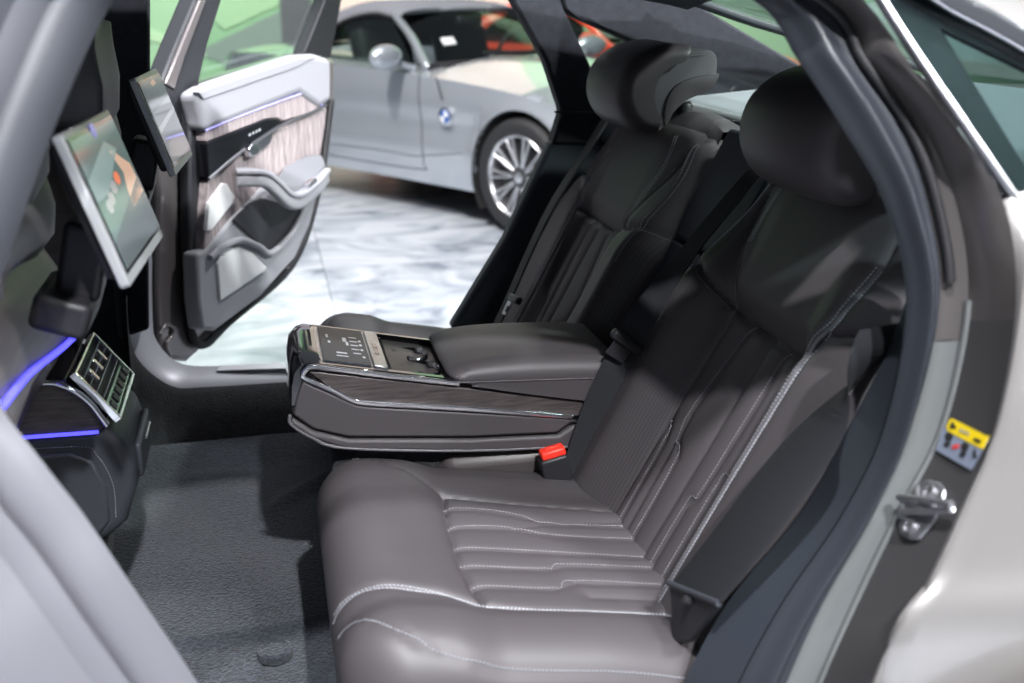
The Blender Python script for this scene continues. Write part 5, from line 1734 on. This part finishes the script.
        for k in range(9):
            t_ = -1 + 2 * k / 8
            s_ = math.sqrt(max(0.02, 1 - t_ * t_))
            rings.append([Vector((-1.03 + 0.07 * s_ * math.cos(a) + 0.02 * t_, side * (0.93 + 0.135 * t_), 0.93 + 0.075 * s_ * math.sin(a))) for a in [2 * math.pi * j / 14 for j in range(14)]])
        m_ = loft('mirror', rings, paint, r, local=True, flip=side > 0)
        tube('mirror_arm', [Vector((-1.0, side * 0.84, 0.89)), Vector((-0.99, side * 0.75, 0.86))], 0.018, paint, m_, local=True)
        # door shut lines and handle
        ln = []
        for x, z in ((-0.86, 0.83), (-0.845, 0.6), (-0.83, 0.32), (-0.90, 0.27), (-1.9, 0.27), (-2.05, 0.36), (-2.12, 0.6), (-2.14, 0.83)):
            ln.append((x, z))
        pth = []
        for p in spline([Vector((a, 0, b)) for a, b in ln], 6):
            s_ = zs(p.x)
            zt = (p.z - 0.19) / (s_ - 0.19)
            cr = 0.60 - 0.10 * (-p.x / 2.5)
            yy = yh(p.x) - 0.055 * (1 - zt) ** 2 - 0.05 * zt ** 3 - 0.022 * math.exp(-((zt - cr) / 0.16) ** 2)
            pth.append(Vector((p.x, side * (yy - 0.001), p.z)))
        tube('door_gap', pth, 0.004, 'rubber', r, n=6, local=True)
        box('door_handle', (-1.93, side * 0.865, 0.76), (0.16, 0.03, 0.03), paint if not detail else 'rubber', r, bevel=0.01, local=True)
        # lower character line and side badge
        if detail:
            pth = []
            for x in np.linspace(-2.1, -0.40, 24):
                z = 0.33 - 0.02 * math.sin((x + 0.4) * 2) + 0.09 * max(0, (x + 0.9) / 0.5)
                s_ = zs(x)
                zt = (z - 0.19) / (s_ - 0.19)
                yy = yh(x) - 0.055 * (1 - zt) ** 2 - 0.05 * zt ** 3 - 0.022 * math.exp(-((zt - 0.57) / 0.16) ** 2)
                pth.append(Vector((x, side * (yy - 0.001), z)))
            tube('crease_line', pth, 0.003, 'alloy_dark', r, n=6, local=True)
            bx_, bz = -0.60, 0.61
            cpt = Vector((bx_, side * 0.842, bz))

            def disc(nm, rad, h0, h1, m, par, a0=0, a1=2 * math.pi):
                rg = [[cpt + Vector((q * math.cos(a), side * h, q * math.sin(a))) for a in [a0 + (a1 - a0) * k / 24 for k in range(24)]] for q, h in ((rad, h0), (rad, h1), (rad * 0.9, h1 + 0.002))]
                return loft(nm, rg, m, par, local=True, flip=side < 0)
            bd = disc('side_badge', 0.055, -0.01, 0.012, 'chrome', r)
            disc('badge_field', 0.040, 0.012, 0.015, 'badge_blue', bd)
            for a in (0, math.pi):
                w_ = [cpt + Vector((0.034 * math.cos(a + t_), side * 0.0185, 0.034 * math.sin(a + t_))) for t_ in np.linspace(0, math.pi / 2, 8)] + [cpt + Vector((0, side * 0.0185, 0))]
                prism('badge_quarter', w_, (0, side * 0.002, 0), 'white', bd, bevel=0, local=True)
            tube('badge_line', [Vector((-0.67, side * 0.853, 0.83)), Vector((-0.63, side * 0.846, 0.70))], 0.004, 'rubber', bd, n=6, local=True)
        # headlight and indicator
        hl = [Vector((0.36, side * 0.80, 0.66)), Vector((0.60, side * 0.70, 0.58)), Vector((0.64, side * 0.50, 0.62)), Vector((0.42, side * 0.62, 0.74))]
        prism('headlight', hl, (0.02, side * 0.05, 0.02), 'white', r, bevel=0.01, local=True)
        make_wheel(r, 0, side * 0.755, side)
        make_wheel(r, -2.495, side * 0.765, side)
    for y in (-0.36, 0.36):
        s_ = box('seat', (-1.75, y, 0.80), (0.16, 0.46, 0.56), 'seat_black', r, R=Matrix.Rotation(-0.25, 3, 'Y'), bevel=0.06, seg=3, local=True)
        box('seat_headrest', (-1.83, y, 1.07), (0.09, 0.24, 0.14), 'seat_black', s_, bevel=0.04, seg=3, local=True)
    box('dashboard', (-0.98, 0, 0.80), (0.36, 1.36, 0.16), 'seat_black', r, bevel=0.05, seg=3, local=True)
    box('cabin_floor', (-1.5, 0, 0.50), (1.3, 1.5, 0.1), 'seat_black', r, bevel=0.01, local=True)
    tube('steering_wheel', [Vector((-1.22 + 0.05 * math.sin(a), 0.36 + 0.18 * math.cos(a), 0.89 + 0.17 * math.sin(a))) for a in [2 * math.pi * k / 24 for k in range(24)]], 0.014, 'seat_black', r, closed=True, local=True)
    if detail:
        prism('windscreen_sticker', [Vector((-0.995, -0.50, 0.985)), Vector((-0.985, -0.40, 0.99)), Vector((-1.03, -0.40, 1.03)), Vector((-1.04, -0.49, 1.025))], (0.002, 0, 0.002), 'white', r, bevel=0, local=True)
        box('interior_mirror', (-1.30, 0, 1.12), (0.04, 0.22, 0.06), 'plastic', r, bevel=0.015, local=True)
    return r


make_wheel(sedan, 0.56, -0.80, -1)
HD = math.radians(-58)
lv = Vector((-math.sin(HD), math.cos(HD), 0))
root_p = Vector((0.935, 4.02, 0)) + lv * 0.85
roadster('roadster', 'silver roadster with grey soft top parked on the marble floor', root_p, HD, 'silver', True)
roadster('red_car', 'red car standing behind the silver roadster by the green wall', Vector((3.5, 6.65, 0)), math.radians(-40), 'red_paint', False)
